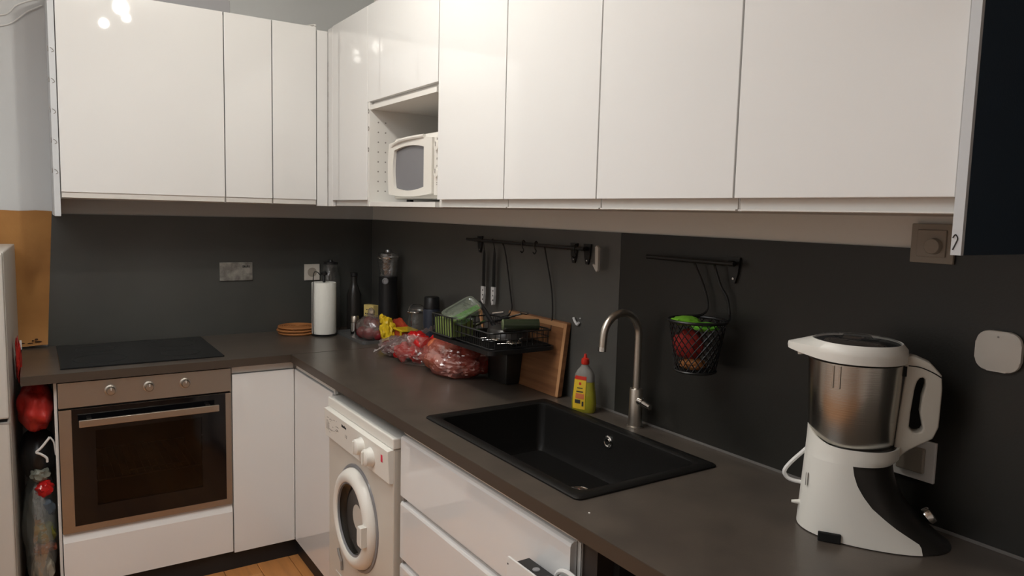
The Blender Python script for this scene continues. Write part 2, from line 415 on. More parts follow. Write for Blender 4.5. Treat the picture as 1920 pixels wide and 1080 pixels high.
# right run
def upper_right(y0, y1, label, z0=UB, niche=False):
    t = thing('wall_cabinet', label, 'cabinet', (-.19, (y0 + y1) / 2, UC), 0, 'upper cabinets over the sink wall')
    lo, hi = min(y0, y1), max(y0, y1)
    if not niche:
        obj('carcass', bx(XU + .022, -.001, lo + .0006, hi - .0006, UC, UT - .008), M_carc, t)
        obj('door', door_x(lo + GAP, hi - GAP, UB, UT, XU), M_gloss, t)
        obj('handle_profile', prism(B(), [(XU + .0215, UB + .01), (XU + .0185, UB + .01), (XU + .0185, UC + .004), (XU + .012, UC + .004), (XU + .012, UC + .0012), (XU + .0215, UC + .0012)], 'y', lo + GAP + .001, hi - GAP - .001), M_prof, t)
    return t
upper_right(-.4485, -.8659, 'glossy white upper cabinet in the corner, left of the microwave')
upper_right(-1.4925, -1.9187, 'glossy white upper cabinet directly right of the microwave niche')
upper_right(-1.9187, -2.3437, 'glossy white upper cabinet above the tap')
upper_right(-2.3437, -2.7674, 'glossy white upper cabinet above the hanging basket, second from the right end')
upper_right(-2.7674, -3.1875, 'glossy white upper cabinet at the right end, above the dimmer')
t = thing('microwave_cabinet', 'white upper cabinet with flap door above an open microwave niche', 'cabinet', (-.19, -1.18, UC))
ya, yb = -.868, -1.4915
obj('side_panel', bx(XU + .002, -.001, ya, ya - .018, UC, UT - .008), M_carc, t)
obj('side_panel', bx(XU + .022, -.001, yb, yb + .018, UC, UT - .008), M_carc, t)
obj('bottom_panel', bx(XU + .004, -.001, yb + .0185, ya - .0185, UC, UC + .018), M_carc, t)
obj('back_panel', bx(-.012, -.002, yb + .0185, ya - .0185, UC + .0185, UT - .03), M_carc, t)
obj('top_panel', bx(XU + .022, -.001, yb + .0185, ya - .0185, UT - .026, UT - .008), M_carc, t)
obj('shelf', bx(XU + .004, -.0125, yb + .0185, ya - .0185, 1.960, 1.978), M_carc, t)
obj('flap_door', door_x(yb + GAP, ya + .004 - GAP, 1.992, UT, XU), M_gloss, t)
obj('handle_profile', bx(XU + .020, XU + .026, yb + .019, ya - .019, 1.9785, 2.03), M_prof, t)
bm = B()
for xc in (XU + .040, XU + .072):
    for k in range(8): lathe(bm, xc, ya - .0182, [(.0033, 0), (.0033, -.0007)], 8, 'y', 1.632 + k * .040)
o = obj('shelf_pin_hole', bm, M_greyp, t); o['kind'] = 'stuff'
bm = B()
for z in (1.955, 1.885, 1.80):
    bm = B(); tube(bm, smoothpts([(XU + .0012, ya - .004, z), (XU + .0008, ya - .009, z + .009), (XU + .0012, ya - .014, z), (XU + .001, ya - .009, z - .009), (XU + .0012, ya - .006, z - .003)], 3), .0014, 5)
    obj('hinge_screw', bm, M_greyp, t)

t = thing('end_panel', 'tall end panel with pale front edge closing the right end of upper cabinets', 'panel', (-.19, -3.2, 1.5))
obj('panel_edge', bx(-.392, -.384, -3.2045, -3.1895, 1.507, 2.40), M_edge, t, label='pale grey edging strip')
obj('panel_board', bx(-.3838, -.001, -3.2045, -3.1895, 1.507, 2.40), M_navy, t)
obj('pencil_mark', tube(B(), smoothpts([(-.3926, -3.1915, 1.533), (-.3926, -3.195, 1.538), (-.3926, -3.1985, 1.532), (-.3926, -3.196, 1.524), (-.3926, -3.1925, 1.515)], 4), .0009, 5), M_ink, t)

# things on top of the cabinets
tag(obj('storage_box', bx(-1.12, -.809, -.372, -.16, UT + .001, UT + .055, bev=.002), M_grey), 'flat grey box lying on top of the upper cabinets over the hob', 'box')
def cable(name, pts, r, m, label, cat='cable', parent=None):
    o = obj(name, tube(B(), smoothpts(pts, 6), r, 8), m, parent, smooth=True)
    if parent is None: tag(o, label, cat)
    return o
cable('power_cable', [(-.70, -.20, UT + .006), (-.60, -.30, UT + .012), (-.53, -.33, UT + .004), (-.47, -.335, UT + .010), (-.425, -.33, UT + .022), (-.44, -.34, UT + .008), (-.50, -.33, UT + .001), (-.54, -.20, UT + .004)], .004, M_white, 'white cable lying on top of the upper cabinets near the corner')
cable('wall_cable', [(-2.1, -.006, 2.19), (-1.75, -.006, 2.24), (-1.63, -.006, 2.268), (-1.586, -.008, 2.290), (-1.54, -.012, 2.335), (-1.515, -.012, 2.352), (-1.485, -.008, 2.372)], .003, M_white, 'lower white cable on the wall left of the upper cabinets')
cable('wall_cable', [(-2.1, -.006, 2.24), (-1.75, -.006, 2.29), (-1.631, -.006, 2.310), (-1.60, -.006, 2.326), (-1.574, -.007, 2.358), (-1.518, -.006, 2.389), (-1.48, -.006, 2.40)], .003, M_white, 'upper white cable on the wall left of the upper cabinets')

# ------------------------------------------------------------------ microwave
t = thing('microwave', 'ivory microwave oven with curved door standing in the open cabinet niche', 'microwave', (-.2, -1.21, UC + .018))
z0, z1 = UC + .030, 1.842; y0, y1 = -.985, -1.455; xf = -.318
obj('body', bx(-.04, xf, y1, y0, z0, z1, bev=.012), M_mw, t, smooth=True)
bm = B()
for yy in (y0 - .05, y1 + .05):
    for xx in (xf + .05, -.08): obj('foot', lathe(B(), xx, yy, [(.014, 0), (.014, .016)], 12, 'z', UC + .0182), M_black, t)
# door bezel with curved outlines around the window
yc = (y0 - .175)
def sup(cx, cz, w, h, bul, n=12):
    pts = []
    P = [(cx + w / 2, cz - h / 2), (cx + w / 2, cz + h / 2), (cx - w / 2, cz + h / 2), (cx - w / 2, cz - h / 2)]
    B_ = [(bul, 0), (0, bul), (-bul * .0, 0), (0, -bul)]
    for (a, b), d in zip(zip(P, P[1:] + P[:1]), B_):
        for k in range(n):
            s = k / n; q = 4 * s * (1 - s)
            pts.append((a[0] + (b[0] - a[0]) * s + d[0] * q, a[1] + (b[1] - a[1]) * s + d[1] * q))
    return pts
out = sup(y0 - .195, 1.718, .378, .200, .010); inn = sup(y0 - .188, 1.716, .262, .146, .012)
obj('door', ring_prism(B(), out, inn, 'x', xf - .024, xf - .002), M_mw, t)
obj('window', prism(B(), sup(y0 - .188, 1.716, .263, .147, .012), 'x', xf - .012, xf - .0025), M_mwwin, t)
obj('brow', tube(B(), smoothpts([(xf - .016, y0 - .012, 1.800), (xf - .026, y0 - .08, 1.818), (xf - .028, y0 - .17, 1.826), (xf - .024, y0 - .32, 1.828)], 8), .0075, 8), M_mw, t, smooth=True)
obj('control_panel', bx(xf - .018, xf - .001, y1 + .006, y0 - .388, z0 + .012, z1 - .02, bev=.004), M_mw, t)
for z in (1.785, 1.690):
    k = obj('knob', lathe(B(), xf - .018, y0 - .425, [(.017, 0), (.016, -.012), (.0, -.013)], 24, 'x', z), M_mw, t, smooth=True)
    obj('pointer', bx(xf - .0325, xf - .031, y0 - .426, y0 - .423, z - .002, z + .014), M_greyp, k)
bm = B()
for z in (1.812, 1.808, 1.742, 1.738, 1.716, 1.712, 1.655, 1.648): box(bm, xf - .0188, xf - .018, y0 - .418, y0 - .410, z, z + .0022)
obj('print', bm, M_greyp, t)

# ------------------------------------------------------------------ base cabinets, left leg
YD = -.6175; XD = -.6152
struct('baseboard_back', bx(-1.50, -.56, -.598, -.585, 0, .079), M_plinth)
struct('baseboard_right', bx(-.598, -.585, -2.60, -.60, 0, .079), M_plinth)
t = thing('oven_housing', 'white base cabinet housing the built-in oven with a plain drawer below', 'cabinet', (-1.19, -.3, .08))
obj('side_panel', bx(-1.505, -1.4955, -.597, -.02, .0805, HB - .001), M_carc, t)
obj('side_panel', bx(-.8800, -.8768, -.597, -.02, .0805, HB - .001), M_carc, t)
obj('base_panel', bx(-1.495, -.8805, -.595, -.02, .0805, .10), M_carc, t)
obj('drawer_front', prism(B(), [(YD, .088), (YD, .264), (YD + .003, .272), (YD + .010, .290), (YD + .018, .2995), (YD + .018, .088)], 'x', -1.493, -.8795, bev=.001), M_gloss, t)
obj('rail', bx(-1.495, -.8805, YD + .02, YD + .03, .274, .30), M_void, t)

t = thing('corner_base_cabinet', 'white base cabinet in the inner corner right of the oven', 'cabinet', (-.74, -.3, .08))
obj('carcass', bx(-.8755, -.02, -.594, -.02, .0805, HB - .001), M_carc, t)
obj('door', bx(-.8745, -.6160, YD, YD + .018, .0803, .8555, bev=.0014), M_gloss, t)
obj('handle_profile', bx(-.8745, -.6160, YD + .010, YD + .018, .859, HB - .002), M_prof, t)
t = thing('corner_return_cabinet', 'white base cabinet door between the inner corner and the washing machine', 'cabinet', (-.3, -.86, .08))
obj('carcass', bx(-.594, -.02, -1.104, -.6, .0805, HB - .001), M_carc, t)
obj('door', bx(XD, XD + .018, -1.102, -.6195, .0803, .8555, bev=.0014), M_gloss, t)
obj('handle_profile', bx(XD + .008, XD + .018, -1.104, -.6195, .859, HB - .002), M_prof, t)
obj('strip_end', bx(XD + .006, XD + .018, -1.116, -1.1045, .852, HB - .002), M_prof, t)

# ------------------------------------------------------------------ oven
t = thing('oven', 'built-in stainless steel oven with black glass door and bar handle', 'oven', (-1.187, -.3, .30))
X0, X1 = -1.4925, -.8805
obj('control_panel', bx(X0, X1, YD - .004, YD + .03, .7885, .8845, bev=.001), M_steelh, t)
obj('gap', bx(X0 + .004, X1 - .004, YD + .006, YD + .03, .7805, .788), M_void, t)
# cavity as five walls
cx0, cx1, cz0, cz1 = -1.385, -.985, .385, .700
cav = B()
box(cav, cx0 - .02, cx0, YD + .03, -.1, cz0 - .02, cz1 + .02); box(cav, cx1, cx1 + .02, YD + .03, -.1, cz0 - .02, cz1 + .02)
box(cav, cx0, cx1, YD + .03, -.1, cz1, cz1 + .02); box(cav, cx0, cx1, YD + .03, -.1, cz0 - .02, cz0); box(cav, cx0, cx1, -.115, -.1, cz0, cz1)
obj('cavity', cav, M_cav, t)
def rr4(x0, x1, z0, z1): return [(x0, z0), (x1, z0), (x1, z1), (x0, z1)]
fr = B()
ring_prism(fr, rr4(X0, X1, .301, .780), rr4(-1.4520, -.9020, .325, .7795), 'y', YD, YD + .024)
d = obj('door', fr, M_steelh, t)
obj('door_surround', ring_prism(B(), rr4(-1.4515, -.9025, .3255, .779), rr4(cx0 + .01, cx1 - .01, cz0 + .01, cz1 - .01), 'y', YD + .001, YD + .026), M_bglass, d)
obj('door_glass', bx(cx0 + .0105, cx1 - .0105, YD + .003, YD + .006, cz0 + .0105, cz1 - .0105), M_oglass, d)
hb = B(); box(hb, -1.4300, -.9372, YD - .052, YD - .040, .7205, .7475, bev=.002)
hd_ = obj('handle', hb, M_steel, d)
for xx in (-1.395, -.972): box(hb2 := B(), xx - .008, xx + .008, YD - .041, YD + .001, .727, .741) and obj('handle_post', hb2, M_steel, d)
rk = B()
for zz in (.475, ):
    for yy in (YD + .05, -.14): tube(rk, [(cx0 + .004, yy, zz), (cx1 - .004, yy, zz)], .0036, 6)
    tube(rk, [(cx0 + .13, YD + .075, zz + .016), (cx1 - .06, YD + .075, zz + .016)], .003, 6)
    for k in range(14): tube(rk, [(cx0 + .02 + k * .0275, YD + .05, zz), (cx0 + .02 + k * .0275, -.14, zz)], .0007, 4)
obj('rack', rk, mat('rack wire', (0.85, 0.82, 0.78), 0.38, metal=1.0), t)
for xk in (-1.3207, -1.1883, -1.057):
    kb_ = obj('knob', lathe(B(), xk, YD - .004, [(.021, 0), (.021, -.004), (.0165, -.006), (.0155, -.024), (.013, -.027), (0, -.0275)], 28, 'y', .842), M_steel, t, smooth=True)
    obj('pointer', bx(xk - .0012, xk + .0012, YD - .0325, YD - .0312, .846, .857), M_white, kb_)

# hob
M_zone = mat('hob print', (0.014, 0.014, 0.014), 0.3)
t = thing('hob', 'flat black ceramic hob set in the worktop above the oven', 'hob', (-1.187, -.3, H))
obj('glass_plate', bx(-1.4815, -.893, -.5675, -.045, H + .0003, H + .006, bev=.0015), M_hob, t)
bm = B()
for (hx, hy, r) in ((-1.34, -.19, .075), (-1.04, -.19, .095), (-1.34, -.42, .095), (-1.04, -.42, .075)):
    n = 40; bm = B()
    ring_prism(bm, [(hx + r * math.cos(a), hy + r * math.sin(a)) for a in [2 * PI * k / n for k in range(n)]], [(hx + (r - .0015) * math.cos(a), hy + (r - .0015) * math.sin(a)) for a in [2 * PI * k / n for k in range(n)]], 'z', H + .0061, H + .0063)
    obj('cooking_zone', bm, M_zone, t)

# ------------------------------------------------------------------ washing machine
t = thing('washing_machine', 'white front-loading washing machine under the worktop', 'washing machine', (-.34, -1.42, 0))
W0, W1 = -1.118, -1.712; XF = -.634
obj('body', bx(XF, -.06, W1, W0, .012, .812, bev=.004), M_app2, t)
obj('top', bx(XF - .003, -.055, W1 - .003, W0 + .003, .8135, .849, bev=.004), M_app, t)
bm = B()
for yy in (W0 - .05, W1 + .05):
    for xx in (XF + .05, -.12): obj('foot', lathe(B(), xx, yy, [(.02, 0), (.02, .013)], 12), M_black, t)
cp = obj('control_panel', prism(B(), [(XF + .002, .8125), (XF - .020, .8085), (XF - .014, .705), (XF - .002, .702), (XF + .002, .705)], 'y', W1 + .002, W0 - .002, bev=.0015), M_app, t)
def wfx(z): return XF - .020 + (.8085 - z) / (.8085 - .705) * .006
for yk, zk, rk_ in ((-1.492, .765, .028), (-1.572, .752, .029)):
    k = obj('dial', lathe(B(), wfx(zk), yk, [(rk_ + .003, 0), (rk_ + .002, -.004), (rk_, -.006), (rk_ * .93, -.024), (rk_ * .8, -.027), (0, -.0275)], 32, 'x', zk), M_app, t, smooth=True)
    obj('dial_grip', bx(wfx(zk) - .034, wfx(zk) - .025, yk - .004, yk + .004, zk - .022, zk + .022, bev=.002), M_app, k)
obj('sticker', bx(wfx(.775) - .0006, wfx(.775) + .0002, -1.668, -1.654, .762, .788), M_pink, t, label='pink red square mark')
bm = B()
random.seed(2)
for k in range(26):
    yy = -1.14 - random.random() * .115; zz = .725 + random.random() * .065; wdt = random.choice((.004, .010, .016))
    box(bm, wfx(zz) - .0005, wfx(zz), yy - wdt, yy, zz, zz + random.choice((.0018, .0025)))
for yy in (-1.145, -1.157, -1.168): box(bm, wfx(.76) - .0005, wfx(.76) + .0006, yy, yy + .0018, .735, .790)
for yy in (-1.34, -1.352): box(bm, wfx(.76) - .0005, wfx(.76), yy, yy + .003, .750, .762)
o = obj('print', bm, M_greyp, t); o['kind'] = 'stuff'
bm = B()
for k, (a, b_) in enumerate(((0, .006), (.008, .006), (.016, .005), (.023, .007), (.032, .005), (.039, .006))):
    box(bm, wfx(.79) - .0006, wfx(.79) + .0002, -1.305 - a - b_, -1.305 - a, .783, .7925 - (k % 3) * .0015)
obj('logo_mark', bm, M_ink, t)
DC = (-1.412, .482)
dr = obj('door', lathe(B(), XF, DC[0], [(.174, 0), (.175, -.006), (.171, -.018), (.163, -.029), (.150, -.035), (.138, -.035), (.129, -.030), (.125, -.008)], 64, 'x', DC[1], close=False), M_app, t, smooth=True)
obj('door_seal', lathe(B(), XF, DC[0], [(.188, 0.001), (.186, -.004), (.177, -.005)], 64, 'x', DC[1], close=False), M_dial, t, smooth=True)
obj('door_glass', lathe(B(), XF, DC[0], [(.1275, -.024), (.124, -.016), (.112, -.008), (.09, -.002), (.0, .002)], 48, 'x', DC[1], close=False), mat('dark bowl glass', (0.022, 0.020, 0.017), 0.10, spec=0.25), dr, smooth=True)
obj('glass_ring', lathe(B(), XF, DC[0], [(.1290, -.0265), (.123, -.0275), (.122, -.020)], 48, 'x', DC[1], close=False), M_dial, dr, smooth=True)
obj('handle', prism(B(), [(-1.572, .446), (-1.544, .446), (-1.536, .456), (-1.536, .504), (-1.544, .514), (-1.572, .514)], 'x', XF - .052, XF - .028, bev=.003), M_app, dr)
obj('filter_flap', bx(XF - .003, XF, -1.30, -1.20, .10, .20, bev=.001), M_app2, t)
obj('hose_clip', tube(B(), [(XF - .006, -1.235, .300), (XF - .008, -1.25, .285), (XF - .006, -1.27, .265), (XF - .004, -1.27, .23)], .005, 6), M_greyp, t)

# ------------------------------------------------------------------ drawer cabinet
t = thing('drawer_cabinet', 'white base cabinet with wide drawers under the sink', 'cabinet', (-.3, -2.16, .08))
DY0, DY1 = -1.7235, -2.580
car = B()
box(car, XD + .021, -.02, DY0 - .001, DY0 - .018, .0805, HB - .001); box(car, XD + .021, -.02, DY1 - .010, DY1 + .006, .0805, HB - .001)
box(car, XD + .021, -.02, DY1, DY0, .0805, .098); box(car, XD + .024, XD + .03, DY1 + .004, DY0 - .018, .10, .70)
obj('carcass', car, M_carc, t)
def drawer(z0, z1):
    d = obj('drawer', prism(B(), [(XD, z0), (XD, z1 - .010), (XD + .003, z1 - .003), (XD + .010, z1), (XD + .018, z1), (XD + .018, z0)], 'y', DY1, DY0, bev=.0008), M_gloss, t)
    return d
d1 = drawer(.668, .8595); drawer(.467, .6495); drawer(.268, .447); drawer(.085, .249)
# integrated grip strip above the top drawer, with curled end
obj('handle_profile', prism(B(), [(XD + .004, .872), (XD + .002, .8895), (XD + .016, .8895), (XD + .022, .862), (XD + .019, .860), (XD + .012, .864)], 'y', DY1 - .016, DY0 - .014, bev=.001), M_prof, t)
for z in (.6495, .447, .249):
    obj('handle_profile', bx(XD + .0185, XD + .0225, DY1 + .002, DY0 - .002, z - .02, z + .0195), M_prof, t)
for z in (.655, .453):
    obj('bracket', bx(XD + .004, XD + .018, DY0 - .016, DY0 - .0005, z - .002, z + .012), M_greyp, t)

# dark bay right of the drawers
t = thing('support_panel', 'dark brown upright panel carrying the worktop right of the drawers', 'panel', (-.3, -2.63, 0))
obj('upright', bx(XD + .012, -.02, -2.655, -2.6085, 0, HB - .0005), M_dark, t)
obj('front_edge', bx(XD + .008, XD + .0118, -2.612, -2.6085, 0, HB - .0005), M_caulk, t)
t = thing('cabinet_bay', 'black open bay under the worktop at the right edge of the picture', 'cabinet', (-.3, -3.3, 0))
bay = B(); box(bay, -.585, -.03, -4.25, -4.23, 0, HB - .001); box(bay, -.05, -.03, -4.23, -2.66, 0, HB - .001); box(bay, -.585, -.05, -4.23, -2.66, 0, .02)
box(bay, -.560, -.05, -2.675, -2.6565, .02, HB - .001)
obj('inner_panels', bay, M_void, t)

# slim appliance before the drawers
t = thing('slim_appliance', 'slim white appliance with black button strip standing before the sink drawers', 'appliance', (-.65, -2.52, 0))
A0, A1 = -2.425, -2.70
obj('body', bx(-.669, -.6225, A1, A0 - .004, 0, .752, bev=.004), M_white, t)
obj('front_rim', prism(B(), [(A0, .0), (A0, .776), (A0 - .004, .781), (A1, .781), (A1, 0)], 'x', -.6745, -.6695, bev=.0008), M_white, t)
bt = obj('button_strip', bx(-.664, -.626, A1 + .004, A0 - .020, .7525, .772, bev=.001), M_black, t)
for k in range(4):
    obj('button', lathe(B(), -.645, A0 - .075 - k * .045, [(.009, 0), (.008, .0018), (0, .002)], 20, 'z', .7722), M_dial, bt, smooth=True)
obj('hook', tube(B(), [(-.645 + .018, A0 - .125 - .045 * (1 - math.cos(a)) / 1.0, .772 + .028 * math.sin(a)) for a in [PI * k / 12 for k in range(13)]], .0055, 8), M_white, t, smooth=True)
obj('hole_mark', lathe(B(), -.6747, A0 - .006, [(.0022, 0), (.0022, -.0005)], 10, 'x', .764), M_ink, t)

# ------------------------------------------------------------------ sink and tap
t = thing('sink', 'black composite inset sink with chrome drain', 'sink', (-.336, -2.158, H))
SX0, SX1, SY0, SY1 = -.5645, -.1085, -2.536, -1.782
bx0, bx1, by0, by1 = -.5260, -.1470, -2.4960, -1.8200
zf = .775
k = 6
def rr(x0, x1, y0, y1, r): return rrect((x0 + x1) / 2, (y0 + y1) / 2, x1 - x0, y1 - y0, r, k)
layers = [(rr(SX0, SX1, SY0, SY1, .016), H + .0004), (rr(SX0, SX1, SY0, SY1, .016), H + .004), (rr(SX0 + .004, SX1 - .004, SY0 + .004, SY1 - .004, .014), H + .007),
          (rr(bx0 - .008, bx1 + .008, by0 - .008, by1 + .008, .03), H + .0065), (rr(bx0 - .002, bx1 + .002, by0 - .002, by1 + .002, .027), H + .002), (rr(bx0, bx1, by0, by1, .025), H - .01),
          (rr(bx0 + .004, bx1 - .004, by0 + .004, by1 - .004, .025), zf + .02), (rr(bx0 + .018, bx1 - .018, by0 + .018, by1 - .018, .018), zf)]
bm = B(); rings = [[bm.verts.new((p[0], p[1], z)) for p in L_] for L_, z in layers]
for a, b in zip(rings, rings[1:]):
    n = len(a)
    for i in range(n): bm.faces.new((a[i], a[(i + 1) % n], b[(i + 1) % n], b[i]))
bm.faces.new(rings[-1])
obj('basin', bm, M_sink, t, smooth=True)
bm = lathe(B(), -.282, -2.193, [(.036, 0), (.036, .003), (.030, .004), (.026, .001), (0, .0012)], 32, 'z', zf + .0002)
obj('drain', bm, M_chrome, t, smooth=True)
bm = lathe(B(), bx1 - .0005, -2.158, [(.0185, 0), (.0185, -.004), (.0145, -.006), (.0135, -.002), (.0105, -.002), (.0095, -.007), (0, -.0075)], 28, 'x', .890)
obj('overflow', bm, M_chrome, t, smooth=True)

TX, TY = -.054, -2.167
t = thing('tap', 'dark steel swan-neck kitchen tap behind the sink', 'tap', (TX, TY, H))
obj('tap_body', lathe(B(), TX, TY, [(.0255, 0), (.0255, .003), (.0205, .006), (.0195, .114), (.018, .118), (.013, .120)], 32, 'z', H), M_tap, t, smooth=True)
R_ = .068
pts = [(TX, TY, H + .118), (TX, TY, 1.15), (TX, TY, 1.205)] + [(TX - R_ + R_ * math.cos(a), TY, 1.205 + R_ * math.sin(a)) for a in [PI * j / 20 for j in range(1, 20)]] + [(TX - 2 * R_ - .001, TY, 1.198), (TX - 2 * R_ - .003, TY, 1.170)]
obj('spout', tube(B(), pts, .0112, 20), M_tap, t, smooth=True)
obj('nozzle', tube(B(), [(TX - 2 * R_ - .0025, TY, 1.178), (TX - 2 * R_ - .0032, TY, 1.166)], .0122, 20), M_chrome, t, smooth=True)
lv = obj('lever', tube(B(), [(TX, TY - .012, 1.008), (TX - .002, TY - .034, 1.005)], .0135, 20), M_chrome, t, smooth=True)
obj('lever_pin', tube(B(), [(TX - .002, TY - .030, 1.006), (TX - .005, TY - .066, 1.000)], .0085, 16, radii=[.010, .0078]), M_chrome, t, smooth=True)

# ------------------------------------------------------------------ wall plates
def plate(name, label, cat, o, w, h, axis, m=M_socket, inner=True, th=.008):
    """axis 'y': on back wall at x=o[0]; axis 'x': on right wall at y=o[0]; o[1]=z centre"""
    base = .0075
    loc = (o[0], -base, o[1]) if axis == 'y' else (-base, o[0], o[1])
    t = thing(name, label, cat, loc)
    if axis == 'y':
        obj('cover', bx(o[0] - w / 2, o[0] + w / 2, -base - th, -base, o[1] - h / 2, o[1] + h / 2, bev=.0015), m, t)
    else:
        obj('cover', bx(-base - th, -base, o[0] - w / 2, o[0] + w / 2, o[1] - h / 2, o[1] + h / 2, bev=.0015), m, t)
    return t
t = plate('steel_plate', 'mottled steel double socket plate on the wall above the worktop by hob', 'socket', (-.718, 1.236), .155, .090, 'y', M_foil)
bm = B()
for k in range(5): box(bm, -.688 + k * .007, -.6835 + k * .007, -.0162, -.0155, 1.254 + (k % 2) * .001, 1.266 - (k % 3) * .001)
obj('print_mark', bm, M_ink, t)['kind'] = 'stuff'
t = plate('wall_socket', 'white wall socket half hidden by the kitchen roll', 'socket', (-.340, 1.224), .080, .084, 'y')
obj('socket_face', lathe(B(), -.340, -.0157, [(.024, 0), (.024, -.001), (.019, -.0012), (.018, .004), (0, .004)], 24, 'y', 1.224), M_beige, t, smooth=True)
t = plate('dimmer', 'beige dimmer switch under the right end of the upper cabinets', 'switch', (-2.971, 1.513), .086, .080, 'x', M_beige)
t.children[0].name = 'back_plate'
obj('front_frame', bx(-.0195, -.0157, -3.000, -2.942, 1.486, 1.541, bev=.0015), M_beige, t)
obj('knob', lathe(B(), -.0195, -2.978, [(.0165, 0), (.0155, -.011), (.0145, -.012), (0, -.0122)], 28, 'x', 1.508), M_beige, t, smooth=True)
t = plate('socket', 'double wall socket plate behind the food processor', 'socket', (-2.966, 1.062), .094, .086, 'x', M_white)
obj('socket_face', bx(-.026, -.0157, -2.995, -2.938, 1.036, 1.089, bev=.003), M_beige, t)
t = thing('wall_button', 'pale rounded square sensor plate on dark wall at the right edge', 'sensor', (-.0075, -3.110, 1.314))
obj('cover', prism(B(), rrect(-3.1105, 1.3140, .080, .078, .024, 8), 'x', -.019, -.0075, bev=.003), M_socket, t, smooth=True)
obj('mark', lathe(B(), -.0192, -3.110, [(.002, 0), (.002, -.0005)], 10, 'x', 1.342), M_greyp, t)

# ------------------------------------------------------------------ kitchen roll
RXc, RYc = -.345, -.215
t = thing('paper_roll_holder', 'white kitchen roll on a black steel upright holder beside the trivets', 'kitchen roll', (RXc, RYc, H))
hold = lathe(B(), RXc, RYc, [(.062, 0), (.062, .004), (.058, .006), (.006, .007), (.006, .30), (.004, .305)], 32, 'z', H)
lathe(hold, RXc, RYc, [(.004, .300), (.016, .303), (.018, .310), (.012, .318), (0, .319)], 20, 'z', H)
obj('stand', hold, M_bmetal, t, smooth=True)
rl = lathe(B(), RXc, RYc, [(.020, .010), (.058, .010), (.0595, .014), (.0595, .262), (.058, .266), (.020, .266)], 48, 'z', H, close=False)
lathe(rl, RXc, RYc, [(.020, .010), (.020, .266)], 24, 'z', H, close=False)
obj('paper_roll', rl, M_paper, t, smooth=True)
obj('guide_wire', tube(B(), smoothpts([(RXc - .060, RYc - .03, H + .004), (RXc - .066, RYc - .03, H + .05), (RXc - .063, RYc - .028, H + .29), (RXc - .045, RYc - .02, H + .32), (RXc - .02, RYc - .01, H + .30)], 6), .0022, 6), M_bmetal, t)
# glass carafe behind the roll
t = thing('glass_carafe', 'clear glass carafe standing behind the kitchen roll', 'carafe', (-.265, -.075, H))
pr_ = [(.048, 0), (.050, .01), (.050, .27), (.044, .30), (.036, .325), (.038, .345)]
obj('vessel', lathe(B(), -.265, -.085, pr_, 32, 'z', H, close=False), M_glassc, t, smooth=True)
obj('lid', lathe(B(), -.265, -.085, [(.037, .345), (.037, .356), (.012, .358), (.010, .368), (0, .369)], 24, 'z', H), M_bmetal, t, smooth=True)
# trivets
for k in range(3):
    cx, cy = -.452 + (.003, -.004, .002)[k], -.115
    zz = H + .0005 + k * .0145
    t = thing('trivet', ('bottom', 'middle', 'topmost')[k] + ' round rattan trivet in the stack left of the kitchen roll', 'trivet', (cx, cy, zz), 0, 'stacked round trivets')
    bm = B()
    for j in range(7):
        r = .088 - j * .0115
        tube(bm, [(cx + r * math.cos(a), cy + r * math.sin(a), zz + .0068) for a in [2 * PI * q / 36 for q in range(37)]], .0062, 6)
    obj('woven_disc', bm, M_cork, t, smooth=True)
    obj('backing', lathe(B(), cx, cy, [(.086, .001), (.086, .005)], 36, 'z', zz), M_cork, t)

# ------------------------------------------------------------------ tray with groceries
t = thing('serving_tray', 'dark grey tray carrying onions and packs in the corner of the worktop', 'tray', (-.15, -.38, H))
tb = B(); out = rrect(-.165, -.375, .215, .36, .02, 5)
prism(tb, out, 'z', H + .0003, H + .004); 
ring_prism(tb, rrect(-.165, -.375, .225, .37, .022, 5), rrect(-.165, -.375, .213, .358, .018, 5), 'z', H + .0005, H + .016)
obj('tray_body', tb, mat('tray grey', (0.10, 0.10, 0.10), 0.35), t)
ZT = H + .0042
t = thing('spice_grinder', 'slim stainless steel grinder on the tray beside the onions', 'grinder', (-.215, -.295, ZT))
obj('grinder_body', lathe(B(), -.215, -.295, [(.021, 0), (.021, .062), (.0195, .063)], 28, 'z', ZT), M_chrome, t, smooth=True)
obj('grinder_cap', lathe(B(), -.215, -.295, [(.0205, .064), (.0205, .092), (.018, .096), (0, .097)], 28, 'z', ZT), M_steel, t, smooth=True)
# onions in clear bag
on = [(-.215, -.405, .032), (-.205, -.465, .033), (-.165, -.440, .032), (-.150, -.385, .030), (-.175, -.505, .028), (-.190, -.425, .030), (-.180, -.47, .028)]
zs = [.031, .032, .031, .029, .027, .082, .080]
for k, ((x, y, r), z) in enumerate(zip(on, zs)):
    where = 'inside the clear bag on the tray'
    o = obj('red_onion', blob((x, y, ZT + z), (r, r, r * .93), k, .05, 2, 3), M_onion, None, smooth=True)
    tag(o, 'dark red onion ' + where, 'onion', 'red onions in the bag on the tray')
t = thing('onion_bag', 'clear plastic bag with twisted silvery neck holding red onions on tray', 'bag', (-.185, -.44, ZT))
obj('film', blob((-.186, -.445, ZT + .058), (.070, .092, .062), 3, .10, 2.2, 4, flat=ZT + .0006, wr=.06), M_film, t, smooth=True)
nk = B(); tube(nk, smoothpts([(-.186, -.432, ZT + .106), (-.182, -.425, ZT + .124), (-.188, -.445, ZT + .134), (-.200, -.475, ZT + .138)], 4), .012, 9, radii=[.020, .016, .014, .014, .015, .017, .018, .018, .018, .017, .015, .012, .008])
for v in nk.verts: v.co += Vector((0, 0, .006)) * noise.noise(v.co * 60)
obj('neck', nk, M_film2, t, smooth=True)
